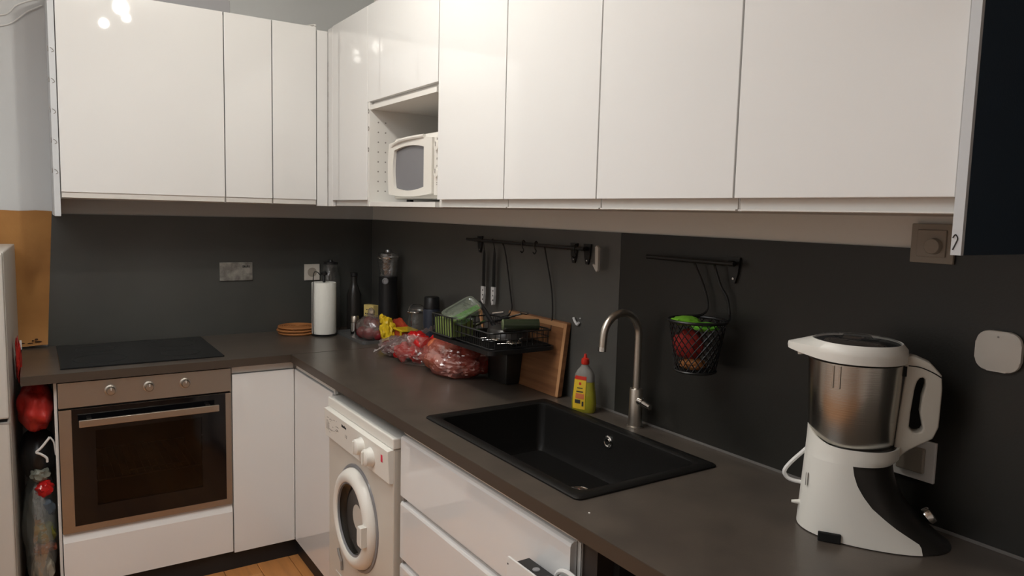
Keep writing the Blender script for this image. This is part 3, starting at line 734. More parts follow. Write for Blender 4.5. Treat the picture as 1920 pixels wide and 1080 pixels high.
# yellow tea box on a black canister
t = thing('canister', 'black canister standing behind the onion bag', 'canister', (-.12, -.30, ZT))
obj('canister_body', lathe(B(), -.12, -.30, [(.040, 0), (.041, .004), (.041, .082), (.038, .086), (0, .087)], 28, 'z', ZT), M_black, t, smooth=True)
t = thing('tea_box', 'small pale yellow card box on top of the black canister', 'box', (-.13, -.30, ZT + .088), .35)
obj('carton', bx(-.017, .017, -.036, .036, 0, .060, bev=.001), M_tea, t, world=False)
bm = B()
for k in range(4): box(bm, -.0176, -.0171, -.030 + k * .015, -.020 + k * .015, .012, .019)
for k in range(3): box(bm, -.0176, -.0171, -.022 + k * .015, -.013 + k * .015, .034, .039)
obj('print', bm, M_ink, t, world=False)
# yellow bags
t = thing('yellow_bag', 'crumpled bright yellow plastic bag beside the onions', 'bag', (-.13, -.545, H))
obj('film', blob((-.155, -.565, H + .055), (.030, .040, .060), 5, .45, 2.6, 4, flat=H + .001, wr=.25), M_yel, t, smooth=True)
obj('knot', blob((-.17, -.535, H + .115), (.013, .018, .022), 9, .4, 2, 3, wr=.2), M_yel, t, smooth=True)
t = thing('yellow_tub', 'flat yellow plastic tub between the yellow bag and glass jar', 'tub', (-.11, -.64, H))
tb = bx(-.135, -.065, -.69, -.60, H + .0005, H + .070, bev=.004)
obj('tub_body', tb, M_orange, t)
tb = B(); box(tb, -.142, -.058, -.697, -.593, H + .0705, H + .080, bev=.003); box(tb, -.146, -.140, -.690, -.682, H + .045, H + .075)
obj('lid', tb, M_yel, t)
t = thing('orange_pack', 'orange red food pack lying behind the yellow tub', 'packet', (-.05, -.62, H))
obj('pouch', blob((-.070, -.52, H + .050), (.028, .085, .055), 11, .25, 2, 4, flat=H + .001, wr=.12), M_orange, t, smooth=True)
# clip-top jar
t = thing('clip_jar', 'glass storage jar with clamp lid and steel wire between packs and bottle', 'jar', (-.075, -.745, H))
JX, JY = -.085, -.735
obj('jar_glass', lathe(B(), JX, JY, [(.040, 0), (.043, .006), (.043, .135), (.036, .155), (.036, .170)], 32, 'z', H, close=False), M_glassc, t, smooth=True)
obj('contents', lathe(B(), JX, JY, [(.038, .003), (.040, .008), (.040, .07), (0, .072)], 24, 'z', H + .001), mat('dark spice', (0.06, 0.045, 0.03), 0.8), t, smooth=True)
obj('lid', lathe(B(), JX, JY, [(.040, .172), (.042, .178), (.042, .186), (.030, .192), (0, .193)], 32, 'z', H), M_glassc, t, smooth=True)
bm = B()
tube(bm, [(JX + .044 * math.cos(a), JY + .044 * math.sin(a), H + .171) for a in [2 * PI * k / 32 for k in range(33)]], .0032, 8)
tube(bm, smoothpts([(JX - .036, JY - .026, H + .171), (JX - .046, JY - .034, H + .14), (JX - .045, JY - .034, H + .11)], 5), .003, 6)
tube(bm, smoothpts([(JX - .046, JY, H + .171), (JX - .030, JY, H + .20), (JX + .02, JY, H + .20), (JX + .046, JY, H + .172)], 5), .002, 6)
obj('wire_clamp', bm, M_chrome, t, smooth=True)
# thermos, black bottle, tall black coffee press
t = thing('thermos_flask', 'dark blue thermos flask beside the clip-lid jar', 'flask', (-.07, -.85, H))
obj('flask_body', lathe(B(), -.065, -.842, [(.036, 0), (.038, .004), (.038, .190), (.036, .196)], 32, 'z', H), M_thermos, t, smooth=True)
obj('flask_cap', lathe(B(), -.065, -.842, [(.036, .198), (.034, .245), (.030, .250), (0, .251)], 32, 'z', H), M_black, t, smooth=True)
t = thing('black_bottle', 'tall black bottle behind the steel grinder', 'bottle', (-.10, -.17, H))
obj('bottle_body', lathe(B(), -.165, -.155, [(.036, 0), (.037, .005), (.037, .19), (.022, .235), (.016, .25), (.016, .285)], 32, 'z', H), M_ash, t, smooth=True)
obj('bottle_cap', lathe(B(), -.165, -.155, [(.018, .286), (.018, .305), (0, .306)], 24, 'z', H), M_black, t, smooth=True)
t = thing('coffee_grinder', 'tall black coffee maker with glass hopper and steel rim in the corner', 'coffee maker', (-.10, -.45, H))
GX, GY = -.085, -.405
obj('housing', lathe(B(), GX, GY, [(.055, 0), (.056, .01), (.048, .09), (.045, .27), (.047, .30)], 40, 'z', H + .0045), M_black, t, smooth=True)
obj('hopper', lathe(B(), GX, GY, [(.040, .302), (.050, .37), (.052, .395)], 40, 'z', H, close=False), M_sglass, t, smooth=True)
obj('rim', lathe(B(), GX, GY, [(.0525, .392), (.0555, .396), (.0555, .401), (.0515, .403)], 40, 'z', H, close=False), M_chrome, t, smooth=True)
obj('lid', lathe(B(), GX, GY, [(.051, .404), (.050, .418), (.020, .424), (.016, .436), (0, .438)], 40, 'z', H), M_sglass, t, smooth=True)
d_ = Vector((-.62, -.78, 0))
bm = lathe(B(), 0, 0, [(.0155, 0), (.0155, .008), (.011, .010), (.010, .006), (0, .006)], 24, 'z')
q = d_.to_track_quat('Z', 'Y').to_matrix().to_4x4(); q.translation = Vector((GX, GY, H + .285)) + d_ * .044
bm.transform(q); obj('dial', bm, M_dial, t, smooth=True)

# ------------------------------------------------------------------ fruit bags
random.seed(11)
def put(name, pos, r, m, label, cat, grp, sq=.9, seed=0, amp=.05):
    o = obj(name, blob((pos[0], pos[1], H + pos[2]), (r, r, r * sq), seed, amp, 2, 3), m, None, smooth=True); tag(o, label, cat, grp); return o
for k, p in enumerate([(-.262, -.815, .034), (-.215, -.78, .032), (-.255, -.89, .034), (-.20, -.86, .033), (-.16, -.82, .032)]):
    put('plum', p, .033, M_onion, 'dark red plum inside the silvery bag nearest the tray', 'plum', 'plums in the silvery bag', seed=k)
t = thing('silvery_bag', 'silvery clear bag of dark red fruit, nearest the tray', 'bag', (-.22, -.83, H))
b1 = blob((-.222, -.845, H + .034), (.076, .118, .043), 21, .22, 2.4, 5, flat=H + .0008, wr=.12)
obj('film', b1, M_film2, t, smooth=True)
FOLD1 = [(-.350, -.87, .950), (-.309, -.891, .977), (-.251, -.872, .999), (-.182, -.855, 1.013)]
FOLD2 = [(-.245, -.955, 1.018), (-.224, -.988, 1.034), (-.164, -.994, 1.050), (-.110, -.985, 1.062), (-.065, -.997, 1.052)]
fold = B()
for k, (pa, w_) in enumerate((([FOLD1], .020), ([FOLD2], .026))):
    P = smoothpts(pa[0], 8)
    prev = None
    for j, p in enumerate(P):
        ww = w_ * (1 + .35 * math.sin(j * 1.3 + k)); up = Vector((-.35, -.5, .8)).normalized()
        a_ = fold.verts.new(p + up * ww * .5 + Vector((0, 0, .004 * math.sin(j * 2.1)))); c_ = fold.verts.new(p - up * ww * .5)
        m_ = fold.verts.new(p + Vector((-.006, -.006, .002)))
        if prev: fold.faces.new((prev[0], prev[1], m_, a_)); fold.faces.new((prev[1], prev[2], c_, m_))
        prev = (a_, m_, c_)
bmesh.ops.solidify(fold, geom=fold.faces[:], thickness=.0015)
obj('bag_fold', fold, film('shiny crease film', (0.75, 0.66, 0.64), 0.75, 0.2), t, smooth=True)
pp = [(-.265, -.985, .042), (-.20, -.96, .045), (-.235, -1.055, .042), (-.17, -1.04, .048), (-.215, -1.00, .092), (-.165, -1.10, .088), (-.23, -1.09, .085)]
for k, p in enumerate(pp):
    put('red_pepper', p, .040, M_pepper, 'shiny red bell pepper in the middle open bag', 'pepper', 'red peppers in the middle bag', .95, seed=k + 30, amp=.35)
t = thing('pepper_bag', 'clear crumpled bag around red peppers in the middle of the bags', 'bag', (-.21, -1.02, H))
obj('film', blob((-.222, -1.03, H + .052), (.092, .118, .060), 23, .22, 2.2, 5, flat=H + .0008, wr=.14), film('thin clear film', (0.7, 0.6, 0.55), 0.20), t, smooth=True)
ap = [(-.235, -1.195, .042), (-.205, -1.155, .042), (-.240, -1.250, .042), (-.178, -1.225, .043), (-.205, -1.320, .042), (-.150, -1.30, .042), (-.115, -1.225, .043), (-.165, -1.375, .040), (-.105, -1.36, .040), (-.222, -1.20, .096), (-.19, -1.28, .098), (-.150, -1.345, .094), (-.14, -1.26, .10)]
for k, p in enumerate(ap):
    put('apple', p, .039, M_apple, 'red and yellow apple inside the rightmost clear bag', 'apple', 'apples in the rightmost bag', seed=k + 50)
t = thing('apple_bag', 'clear tied bag full of red apples partly under the dish rack', 'bag', (-.18, -1.27, H))
obj('film', blob((-.183, -1.272, H + .062), (.112, .165, .074), 27, .16, 2.0, 5, flat=H + .0008, wr=.12), film('pinkish clear film', (0.66, 0.15, 0.11), 0.56, 0.25), t, smooth=True)
obj('neck', tube(B(), smoothpts([(-.235, -1.13, H + .095), (-.25, -1.10, H + .112), (-.262, -1.065, H + .112), (-.28, -1.045, H + .10)], 4), .012, 8, radii=[.034, .028, .022, .016, .012, .010, .010, .012, .014, .017, .019, .018, .015]), M_film, t, smooth=True)
# black box under the rack
t = thing('black_tub', 'black plastic tub on the worktop under the dish rack', 'tub', (-.06, -1.45, H))
obj('tub_body', bx(-.115, -.022, -1.545, -1.41, H + .0005, H + .115, bev=.008), M_ash, t, smooth=True)

# ------------------------------------------------------------------ hanging rails
def bracket(bm, y, z=1.44):
    prism(bm, [(y - .019, z + .016), (y + .019, z + .016), (y + .014, z - .028), (y + .006, z - .052), (y - .006, z - .052), (y - .014, z - .028)], 'x', -.014, -.0075)
    tube(bm, [(-.012, y, z), (-.040, y, z)], .007, 10)
def rail(label, y0, y1, z, scr):
    t = thing('hanging_rail', label, 'rail', (-.03, (y0 + y1) / 2, z))
    obj('rod', tube(B(), [(-.036, y0, z), (-.036, y1, z)], .0065, 12), M_bmetal, t, smooth=True)
    for y in scr[0]:
        b_ = B(); bracket(b_, y, z); bo = obj('bracket', b_, M_bmetal, t)
        s_ = B()
        for zz in (z - .040,): lathe(s_, -.0141, y, [(.0036, 0), (.0032, -.0012), (0, -.0016)], 12, 'x', zz)
        obj('screw', s_, M_chrome, bo, smooth=True)
    return t
r1 = rail('black hanging rail over the dish rack', -1.10, -1.875, 1.443, [(-1.165, -1.79, -1.862)])
r2 = rail('black hanging rail over the mesh basket, right of the tap', -2.17, -2.49, 1.437, [(-2.47,)])
def shook(y, z, parent=None, r=.0022):
    return tube(B(), smoothpts([(-.030, y, z + .006), (-.037, y, z + .013), (-.044, y, z + .004), (-.042, y, z - .012), (-.036, y, z - .022), (-.042, y, z - .032), (-.050, y, z - .026)], 5), r, 6)
for y, lab in ((-1.52, 'small black S-hook on the left rail between the rack wires'), (-1.60, 'small black S-hook on the left rail beside the right rack wire'), (-1.83, 'small black S-hook at the right end of the left rail')):
    tag(obj('s_hook', shook(y, 1.443), M_bmetal, None, smooth=True), lab, 'hook')
# knives
for k, (y, z1_, lab) in enumerate(((-1.230, 1.258, 'white-handled kitchen knife hanging at left under the rail'), (-1.308, 1.2625, 'white-handled kitchen knife hanging at right under the rail'))):
    t = thing('kitchen_knife', lab, 'knife', (-.03, y, z1_), 0, 'knives hanging under the rail')
    obj('blade', prism(B(), [(y - .012, z1_), (y + .010, z1_), (y + .010, z1_ + .10), (y + .004, z1_ + .14), (y - .003, z1_ + .155), (y - .010, z1_ + .13)], 'x', -.0315, -.0300), mat('dark blade', (0.10, 0.10, 0.10), 0.3, metal=1.0), t)
    hd = obj('handle', prism(B(), [(y + .011, z1_), (y + .011, z1_ - .055), (y + .004, z1_ - .074), (y - .008, z1_ - .070), (y - .009, z1_ - .05), (y - .013, z1_ - .03), (y - .011, z1_)], 'x', -.037, -.025, bev=.002), M_white, t)
    rv = B()
    for zz in (z1_ - .015, z1_ - .034, z1_ - .052): obj('rivet', lathe(B(), -.0371, y - .006, [(.0035, 0), (.003, -.0008)], 10, 'x', zz), M_ink, hd)
    hk = B(); tube(hk, smoothpts([(-.031, y - .002, z1_ + .148), (-.034, y, 1.43), (-.040, y, 1.452), (-.044, y, 1.443)], 5), .0018, 6)
    obj('hook', hk, M_bmetal, t)
t = thing('wooden_spatula', 'wooden handled spatula standing in the dish rack below the knives', 'spatula', (-.1, -1.33, 1.10), 0)
obj('handle', prism(B(), [(-1.245, 1.19), (-1.262, 1.19), (-1.275, 1.15), (-1.290, 1.10), (-1.283, 1.10), (-1.262, 1.14)], 'x', -.066, -.058), M_woodl, t)
# white clip at rail end
t = thing('white_clip', 'white plastic hook hanging at the right end of the left rail', 'hook', (-.03, -1.935, 1.44))
obj('clip_strip', prism(B(), [(-1.928, 1.452), (-1.936, 1.458), (-1.945, 1.450), (-1.945, 1.378), (-1.938, 1.372), (-1.920, 1.392), (-1.920, 1.398), (-1.934, 1.392), (-1.930, 1.44)], 'x', -.036, -.026, bev=.0015), M_socket, t)

# ------------------------------------------------------------------ hanging dish rack
ZR = 1.088
t = thing('dish_rack', 'black wire dish rack hanging from the rail by two long wires', 'dish rack', (-.18, -1.53, ZR))
RX_0, RX_1, RY_0, RY_1 = -.315, -.052, -1.752, -1.340
tr = B(); prism(tr, rrect((RX_0 + RX_1) / 2, (RY_0 + RY_1) / 2, RX_1 - RX_0, RY_1 - RY_0, .02, 5), 'z', ZR, ZR + .003)
ring_prism(tr, rrect((RX_0 + RX_1) / 2, (RY_0 + RY_1) / 2, RX_1 - RX_0 + .006, RY_1 - RY_0 + .006, .022, 5), rrect((RX_0 + RX_1) / 2, (RY_0 + RY_1) / 2, RX_1 - RX_0 - .004, RY_1 - RY_0 - .004, .018, 5), 'z', ZR, ZR + .014)
obj('drip_tray', tr, M_black, t)
wr = B(); zt = ZR + .070
loop = rrect((RX_0 + RX_1) / 2, (RY_0 + RY_1) / 2, RX_1 - RX_0 - .02, RY_1 - RY_0 - .02, .02, 4)
for zz, rr_ in ((zt, .003), (ZR + .045, .0018), (ZR + .018, .002)): tube(wr, [(a, b_, zz) for a, b_ in loop + loop[:1]], rr_, 6)
obj('rim_wire', wr, M_bmetal, t, smooth=True)
vw = B(); ex0, ex1, ey0, ey1 = RX_0 + .010, RX_1 - .010, RY_0 + .010, RY_1 - .010
n = 26
for k in range(n):
    y = ey0 + .015 + (ey1 - ey0 - .03) * k / (n - 1)
    tube(vw, [(ex0, y, zt), (ex0, y, ZR + .018), (ex1, y, ZR + .018), (ex1, y, zt)], .0013, 5)
for k in range(11):
    x = ex0 + .015 + (ex1 - ex0 - .03) * k / 10
    tube(vw, [(x, ey0, zt), (x, ey0, ZR + .018)], .0013, 5); tube(vw, [(x, ey1, zt), (x, ey1, ZR + .018)], .0013, 5)
obj('wire_grid', vw, M_bmetal, t)
hg = B()
for (y0_, pts) in ((0, [(-.040, -1.655, 1.445), (-.030, -1.656, 1.40), (-.024, -1.682, 1.30), (-.024, -1.694, 1.22), (-.030, -1.696, 1.15), (-.058, -1.698, zt)]), (1, [(-.040, -1.376, 1.445), (-.026, -1.382, 1.40), (-.022, -1.420, 1.24), (-.024, -1.434, 1.19), (-.035, -1.425, 1.165), (-.062, -1.420, zt)])):
    obj('hanging_wire', tube(B(), smoothpts(pts, 6), .0030, 8), M_bmetal, t, smooth=True)
# cutlery caddy at left front
cb = B(); c0x, c1x, c0y, c1y = -.318, -.225, -1.50, -1.350
for k in range(9):
    y = c0y + (c1y - c0y) * k / 8; tube(cb, [(c0x, y, ZR + .018), (c0x - .004, y, ZR + .092)], .0022, 5)
for k in range(6):
    x = c0x + (c1x - c0x) * k / 5
    for yy in (c0y, c1y): tube(cb, [(x, yy, ZR + .018), (x, yy, ZR + .092)], .0022, 5)
for zz in (ZR + .020, ZR + .092): tube(cb, [(c0x - .002, c0y, zz), (c0x - .002, c1y, zz), (c1x, c1y, zz), (c1x, c0y, zz), (c0x - .002, c0y, zz)], .0032, 6)
obj('cutlery_caddy', cb, M_bmetal, t)
obj('caddy_lining', bx(c0x + .006, c1x - .006, c0y + .006, c1y - .006, ZR + .021, ZR + .078), mat('pale green sponge', (0.24, 0.32, 0.09), .8), t)
# green container leaning on the rack
def quadbox(corners, depth, inset=0.0):
    A = [Vector(c) for c in corners]; nrm = (A[1] - A[0]).cross(A[3] - A[0]).normalized()
    if nrm.z < 0: nrm = -nrm
    return A, nrm
gc = [(-.322, -1.405, 1.180), (-.315, -1.550, 1.172), (-.160, -1.450, 1.202), (-.165, -1.362, 1.236)]
A, nrm = quadbox(gc, .05)
def rounded_poly(A, f=.22, k=5):
    out = []
    n = len(A)
    for i in range(n):
        p, c, q = A[i - 1], A[i], A[(i + 1) % n]
        a, b_ = c + (p - c) * f, c + (q - c) * f
        for j in range(k + 1):
            s = j / k; out.append(a * (1 - s) ** 2 + c * 2 * s * (1 - s) + b_ * s * s)
    return out
t = thing('food_container', 'bright green food container with clear lid tilted on the dish rack', 'container', tuple(sum(A, Vector()) / 4))
cen = sum(A, Vector()) / 4
R1 = rounded_poly(A); R2 = [cen + (p - cen) * .86 - nrm * .020 for p in R1]; R0 = [cen + (p - cen) * .95 for p in R1]; R3 = [cen + (p - cen) * .80 - nrm * .038 for p in R1]
bm = B(); rings = [[bm.verts.new(p) for p in R] for R in (R1, R2)]
n = len(R1)
for i in range(n): bm.faces.new((rings[0][i], rings[0][(i + 1) % n], rings[1][(i + 1) % n], rings[1][i]))
bm.faces.new(rings[1]); bmesh.ops.solidify(bm, geom=bm.faces[:], thickness=.0025)
obj('tub', bm, M_lidc, t)
bm = B(); a = [bm.verts.new(p + nrm * .003) for p in R1]; b_ = [bm.verts.new(p + nrm * .008) for p in R1]; c_ = [bm.verts.new(cen + (p - cen) * .82 + nrm * .008) for p in R1]; d_ = [bm.verts.new(cen + (p - cen) * .78 + nrm * .003) for p in R1]
for u_, v_ in ((a, b_), (b_, c_), (c_, d_)):
    for i in range(n): bm.faces.new((u_[i], u_[(i + 1) % n], v_[(i + 1) % n], v_[i]))
bm.faces.new(d_)
obj('lid', bm, M_lidc, t)
# green filling panel seen through the lower half
bm = B(); G = [A[0] * .45 + A[1] * .55, A[1], A[2], A[3] * .35 + A[2] * .65]
G = [cen + (p - cen) * .84 + nrm * .0015 for p in G]
fa = [bm.verts.new(p) for p in G]; bm.faces.new(fa); bmesh.ops.solidify(bm, geom=bm.faces[:], thickness=.002)
obj('inner_tray', bm, M_green, t)
# cutlery and utensils lying in the rack
def stick(name, label, cat, a, b_, r, m, tip=None):
    t = thing(name, label, cat, a)
    a, b_ = Vector(a), Vector(b_)
    obj('handle', tube(B(), [a, a + (b_ - a) * .45], r, 8), m, t, smooth=True)
    if tip == 'spoon':
        obj('bowl', ellip(tube(B(), [a + (b_ - a) * .45, b_], r * .6, 8), tuple(b_), (.016, .024, .006)), M_chrome, t, smooth=True)
    else:
        d = (b_ - a).normalized(); s = d.cross(Vector((0, 0, 1))).normalized()
        bm = B(); p0 = a + (b_ - a) * .45
        P = [p0 - s * r, p0 + s * r, b_ + s * r * .6 - d * .01, b_, b_ - s * r]
        bm.faces.new([bm.verts.new(p) for p in P]); bmesh.ops.solidify(bm, geom=bm.faces[:], thickness=.0016)
        obj('blade', bm, M_chrome, t)
    return t
stick('table_knife', 'long steel knife lying diagonally across the dish rack', 'knife', (-.225, -1.42, 1.120), (-.115, -1.585, 1.212), .0050, M_chrome)
stick('table_knife', 'short steel knife pointing at the wall over the dish rack', 'knife', (-.16, -1.515, 1.190), (-.11, -1.60, 1.208), .0048, M_chrome)
stick('table_fork', 'thin steel fork lying low in the dish rack behind the container', 'fork', (-.24, -1.45, 1.138), (-.19, -1.61, 1.125), .0028, M_chrome)
stick('table_spoon', 'steel spoon near the right end of the dish rack', 'spoon', (-.13, -1.67, 1.126), (-.18, -1.70, 1.115), .0035, M_chrome, 'spoon')
stick('black_ladle', 'black plastic ladle lying at the back of the dish rack', 'ladle', (-.10, -1.44, 1.15), (-.085, -1.61, 1.20), .006, M_black, 'spoon')
t = thing('frying_pan', 'black frying pan lying upside down at the back of the rack', 'pan', (-.14, -1.60, 1.12))
obj('pan_body', lathe(B(), -.145, -1.600, [(.080, 0), (.076, .030), (.068, .038), (0, .040)], 36, 'z', 1.112), M_ash, t, smooth=True)
obj('handle', tube(B(), [(-.155, -1.53, 1.135), (-.145, -1.44, 1.185), (-.14, -1.385, 1.215)], .008, 8), M_black, t, smooth=True)
t = thing('glass_bottle', 'dark green glass bottle lying across the dish rack', 'bottle', (-.1, -1.6, 1.17))
pa, pb = Vector((-.205, -1.655, 1.172)), Vector((-.09, -1.705, 1.172))
obj('bottle_body', tube(B(), [pa, pb], .019, 20), mat('olive glass', (0.035, 0.045, 0.025), 0.15), t, smooth=True)
dv = (pa - pb).normalized()
obj('bottle_end', tube(B(), [pa, pa + dv * .004], .017, 20, radii=[.0195, .015]), mat('pale olive glass', (0.13, 0.16, 0.08), 0.2), t, smooth=True)
for k, (x, y) in enumerate([(-.235, -1.56), (-.255, -1.60), (-.225, -1.64), (-.245, -1.685)]):
    stick('teaspoon', 'small steel teaspoon lying in the bottom of the dish rack', 'spoon', (x, y, 1.112), (x + .035, y - .035, 1.118), .0022, M_chrome, 'spoon')['group'] = 'teaspoons in the rack bottom'

# ------------------------------------------------------------------ cutting board
t = thing('cutting_board', 'brown wooden cutting board leaning on the wall under dish rack', 'cutting board', (-.04, -1.62, H))
def lean(bm):
    for v in bm.verts:
        f = (v.co.z - H) / .26
        v.co.x += -.032 * (1 - f)
    return bm
bm = lean(prism(B(), rrect(-1.600, H + .130, .370, .259, .008, 4), 'x', -.026, -.009, bev=.0015)); obj('plank', bm, M_wood, t)
obj('edge_strip', lean(bx(-.0275, -.0262, -1.785, -1.770, H + .004, H + .256)), M_woodl, t)
obj('edge_strip', lean(bx(-.0275, -.0262, -1.769, -1.42, H + .240, H + .256)), M_woodl, t)
t = thing('corner_clip', 'small white clip at the top right corner of cutting board', 'clip', (-.02, -1.81, 1.19))
obj('clip_body', tube(B(), smoothpts([(-.014, -1.802, 1.205), (-.014, -1.812, 1.192), (-.014, -1.824, 1.184), (-.014, -1.832, 1.192)], 5), .0045, 8), M_white, t, smooth=True)
obj('clip_head', lathe(B(), -.0125, -1.836, [(.003, 0), (0, -.003)], 10, 'x', 1.206), M_white, t)

# ------------------------------------------------------------------ washing-up liquid
SXp, SYp = -.082, -1.957
t = thing('dish_soap', 'yellow washing-up liquid bottle with red cap beside the tap', 'bottle', (SXp, SYp, H), math.radians(27))
def sect(bm, rows, n=28, p=2.6):
    rings = []
    for z, a, b_ in rows:
        R = []
        for i in range(n):
            th = 2 * PI * i / n; c, s = math.cos(th), math.sin(th)
            R.append(bm.verts.new((a * math.copysign(abs(c) ** (2 / p), c), b_ * math.copysign(abs(s) ** (2 / p), s), z)))
        rings.append(R)
    for u_, v_ in zip(rings, rings[1:]):
        for i in range(n): bm.faces.new((u_[i], u_[(i + 1) % n], v_[(i + 1) % n], v_[i]))
    bm.faces.new(rings[0][::-1]); bm.faces.new(rings[-1]); return bm
rows = [(0, .020, .036), (.005, .023, .040), (.03, .0235, .041), (.06, .022, .038), (.085, .0195, .034), (.100, .019, .033)]
obj('bottle_lower', sect(B(), rows), M_yliq, t, world=False, smooth=True, label='yellow green liquid')
rows = [(.1005, .019, .033), (.122, .0185, .032), (.136, .015, .024), (.148, .011, .013), (.154, .010, .011)]
obj('bottle_upper', sect(B(), rows), mat('clear grey bottle', (0.22, 0.21, 0.19), 0.15), t, world=False, smooth=True)
obj('cap', lathe(B(), 0, 0, [(.0125, .155), (.0135, .160), (.0120, .172), (.006, .176), (.004, .188), (0, .189)], 20), M_redcap, t, world=False, smooth=True)
def lab(z0, z1, y0, y1, off, m, name, parent):
    bm = B()
    g_ = []
    for j in range(9):
        z = z0 + (z1 - z0) * j / 8
        hw = .023 if z < .05 else .023 - (z - .05) * .075
        row = []
        for i in range(9):
            y = y0 + (y1 - y0) * i / 8; bb = .041 if z < .04 else .041 - (z - .04) * .13
            xx = -hw * (max(0, 1 - abs(y / bb) ** 2.6)) ** (1 / 2.6) - off
            row.append(bm.verts.new((xx, y, z)))
        g_.append(row)
    for j in range(8):
        for i in range(8): bm.faces.new((g_[j][i], g_[j][i + 1], g_[j + 1][i + 1], g_[j + 1][i]))
    return obj(name, bm, m, parent, world=False, smooth=True)
lb = lab(.012, .118, -.014, .030, .0012, M_label, 'label', t)
lab(.106, .118, -.014, .030, .0016, M_redcap, 'label_band', lb)
lab(.045, .062, -.010, .020, .0016, mat('orange print', (0.55, 0.16, 0.05), 0.5), 'label_print', lb)
lab(.066, .070, -.006, .018, .0017, M_ink, 'label_print', lb)
lab(.078, .081, -.004, .016, .0017, M_ink, 'label_print', lb)
lab(.090, .098, .002, .010, .0017, M_redcap, 'label_print', lb)
lab(.030, .042, .002, .022, .0018, M_ink, 'label_print', lb)
lab(.022, .038, -.009, -.003, .0018, M_ink, 'label_print', lb)

# ------------------------------------------------------------------ hanging basket
BX, BY = -.098, -2.432
t = thing('mesh_basket', 'black wire mesh basket hanging from the right rail', 'basket', (BX, BY, 1.15))
ms = B(); n = 22; lv_ = 9
def bp(i, j):
    s = j / lv_; r = .052 + (.0735 - .052) * s; z = 1.155 + .130 * s; a = 2 * PI * i / n
    return Vector((BX + r * math.cos(a), BY + r * math.sin(a), z))
for i in range(n):
    tube(ms, [bp(i + j * .6, j) for j in range(lv_ + 1)], .0014, 4); tube(ms, [bp(i - j * .6, j) for j in range(lv_ + 1)], .0014, 4)
obj('mesh_wall', ms, M_bmetal, t)
for nm_, r, z, q in (('rim', .0745, 1.286, .0042), ('base_ring', .053, 1.154, .0032)): obj(nm_, tube(B(), [(BX + r * math.cos(a), BY + r * math.sin(a), z) for a in [2 * PI * k / 36 for k in range(37)]], q, 8), M_bmetal, t, smooth=True)
obj('base', lathe(B(), BX, BY, [(.052, 1.150), (.052, 1.153), (0, 1.1535)], 32), M_bmetal, t)
hg = B()
tube(hg, smoothpts([(-.040, -2.355, 1.440), (-.030, -2.352, 1.425), (-.024, -2.372, 1.385), (-.022, -2.392, 1.340), (-.022, -2.396, 1.308), (-.040, -2.39, 1.292), (-.075, -2.37, 1.289)], 6), .0032, 8)
obj('hanging_wire', hg, M_bmetal, t, smooth=True); hg = B()
tube(hg, smoothpts([(-.040, -2.425, 1.440), (-.030, -2.424, 1.42), (-.024, -2.440, 1.375), (-.022, -2.462, 1.345), (-.022, -2.472, 1.305), (-.040, -2.486, 1.290), (-.07, -2.495, 1.288)], 6), .0032, 8)
obj('hanging_wire', hg, M_bmetal, t, smooth=True)
tag(obj('green_sponge', blob((BX - .022, BY + .022, 1.284), (.040, .034, .012), 3, .25, 2.5, 3), M_sponge, None, smooth=True), 'bright green sponge on top inside the hanging basket', 'sponge')
tag(obj('green_cloth', blob((BX - .005, BY - .028, 1.274), (.038, .034, .011), 8, .3, 2.5, 3), M_green, None, smooth=True), 'green cloth beside the sponge in the hanging basket', 'cloth')
tag(obj('red_cloth', blob((BX - .016, BY + .012, 1.222), (.038, .040, .040), 6, .2, 2.5, 3), M_spred, None, smooth=True), 'red cloth in the middle of the hanging basket', 'cloth')
tag(obj('scouring_pad', blob((BX - .010, BY + .00, 1.172), (.034, .036, .016), 7, .2, 2.5, 3), M_cork, None, smooth=True), 'brownish scouring pad at the bottom of the hanging basket', 'pad')

# ------------------------------------------------------------------ food processor
FX, FY = -.150, -2.934
fa = math.atan2(-.835, .55)
t = thing('food_processor', 'white cooking food processor with steel bowl at right on the worktop', 'food processor', (FX, FY, H), fa)
ZB = .190
def xb(z): return -.113 + .010 * (z / ZB)
def xfr(z):
    if z > .158: return .066
    s = (.158 - z) / .158; return .058 + .015 * s + .100 * s ** 2.3
def hw(z): return .098 - .012 * (z / ZB)
def outline(z, n=72, p=2.3):
    a = (xfr(z) - xb(z)) / 2; cx = (xfr(z) + xb(z)) / 2; b_ = hw(z); return cx, a, b_
def surf(z, th, off=0):
    cx, a, b_ = outline(z); p = 2.25; c, s = math.cos(th), math.sin(th)
    return Vector((cx + (a + off) * math.copysign(abs(c) ** (2 / p), c), (b_ + off) * math.copysign(abs(s) ** (2 / p), s), z))
CUT = [(0.0, .112), (.018, .108), (.03, .088), (.045, .064), (.06, .044), (.08, .020), (.10, .004), (.12, -.008), (.14, -.015), (.157, -.018)]
def xcut(z):
    for (z0, x0), (z1, x1) in zip(CUT, CUT[1:]):
        if z <= z1: return x0 + (x1 - x0) * (z - z0) / (z1 - z0)
    return CUT[-1][1]
def thcut(z):
    cx, a, b_ = outline(z); q = max(-1, min(1, (xcut(z) - cx) / a)); c = math.copysign(abs(q) ** (2.25 / 2), q); return math.acos(c)
zl = [0.002 + (.157 - .002) * k / 26 for k in range(27)]
sh = B(); N = 48; G_ = []
for z in zl:
    tc = thcut(z); G_.append([sh.verts.new(surf(z, tc + (2 * PI - 2 * tc) * i / N, .0018)) for i in range(N + 1)])
for r0, r1 in zip(G_, G_[1:]):
    for i in range(N): sh.faces.new((r0[i], r0[i + 1], r1[i + 1], r1[i]))
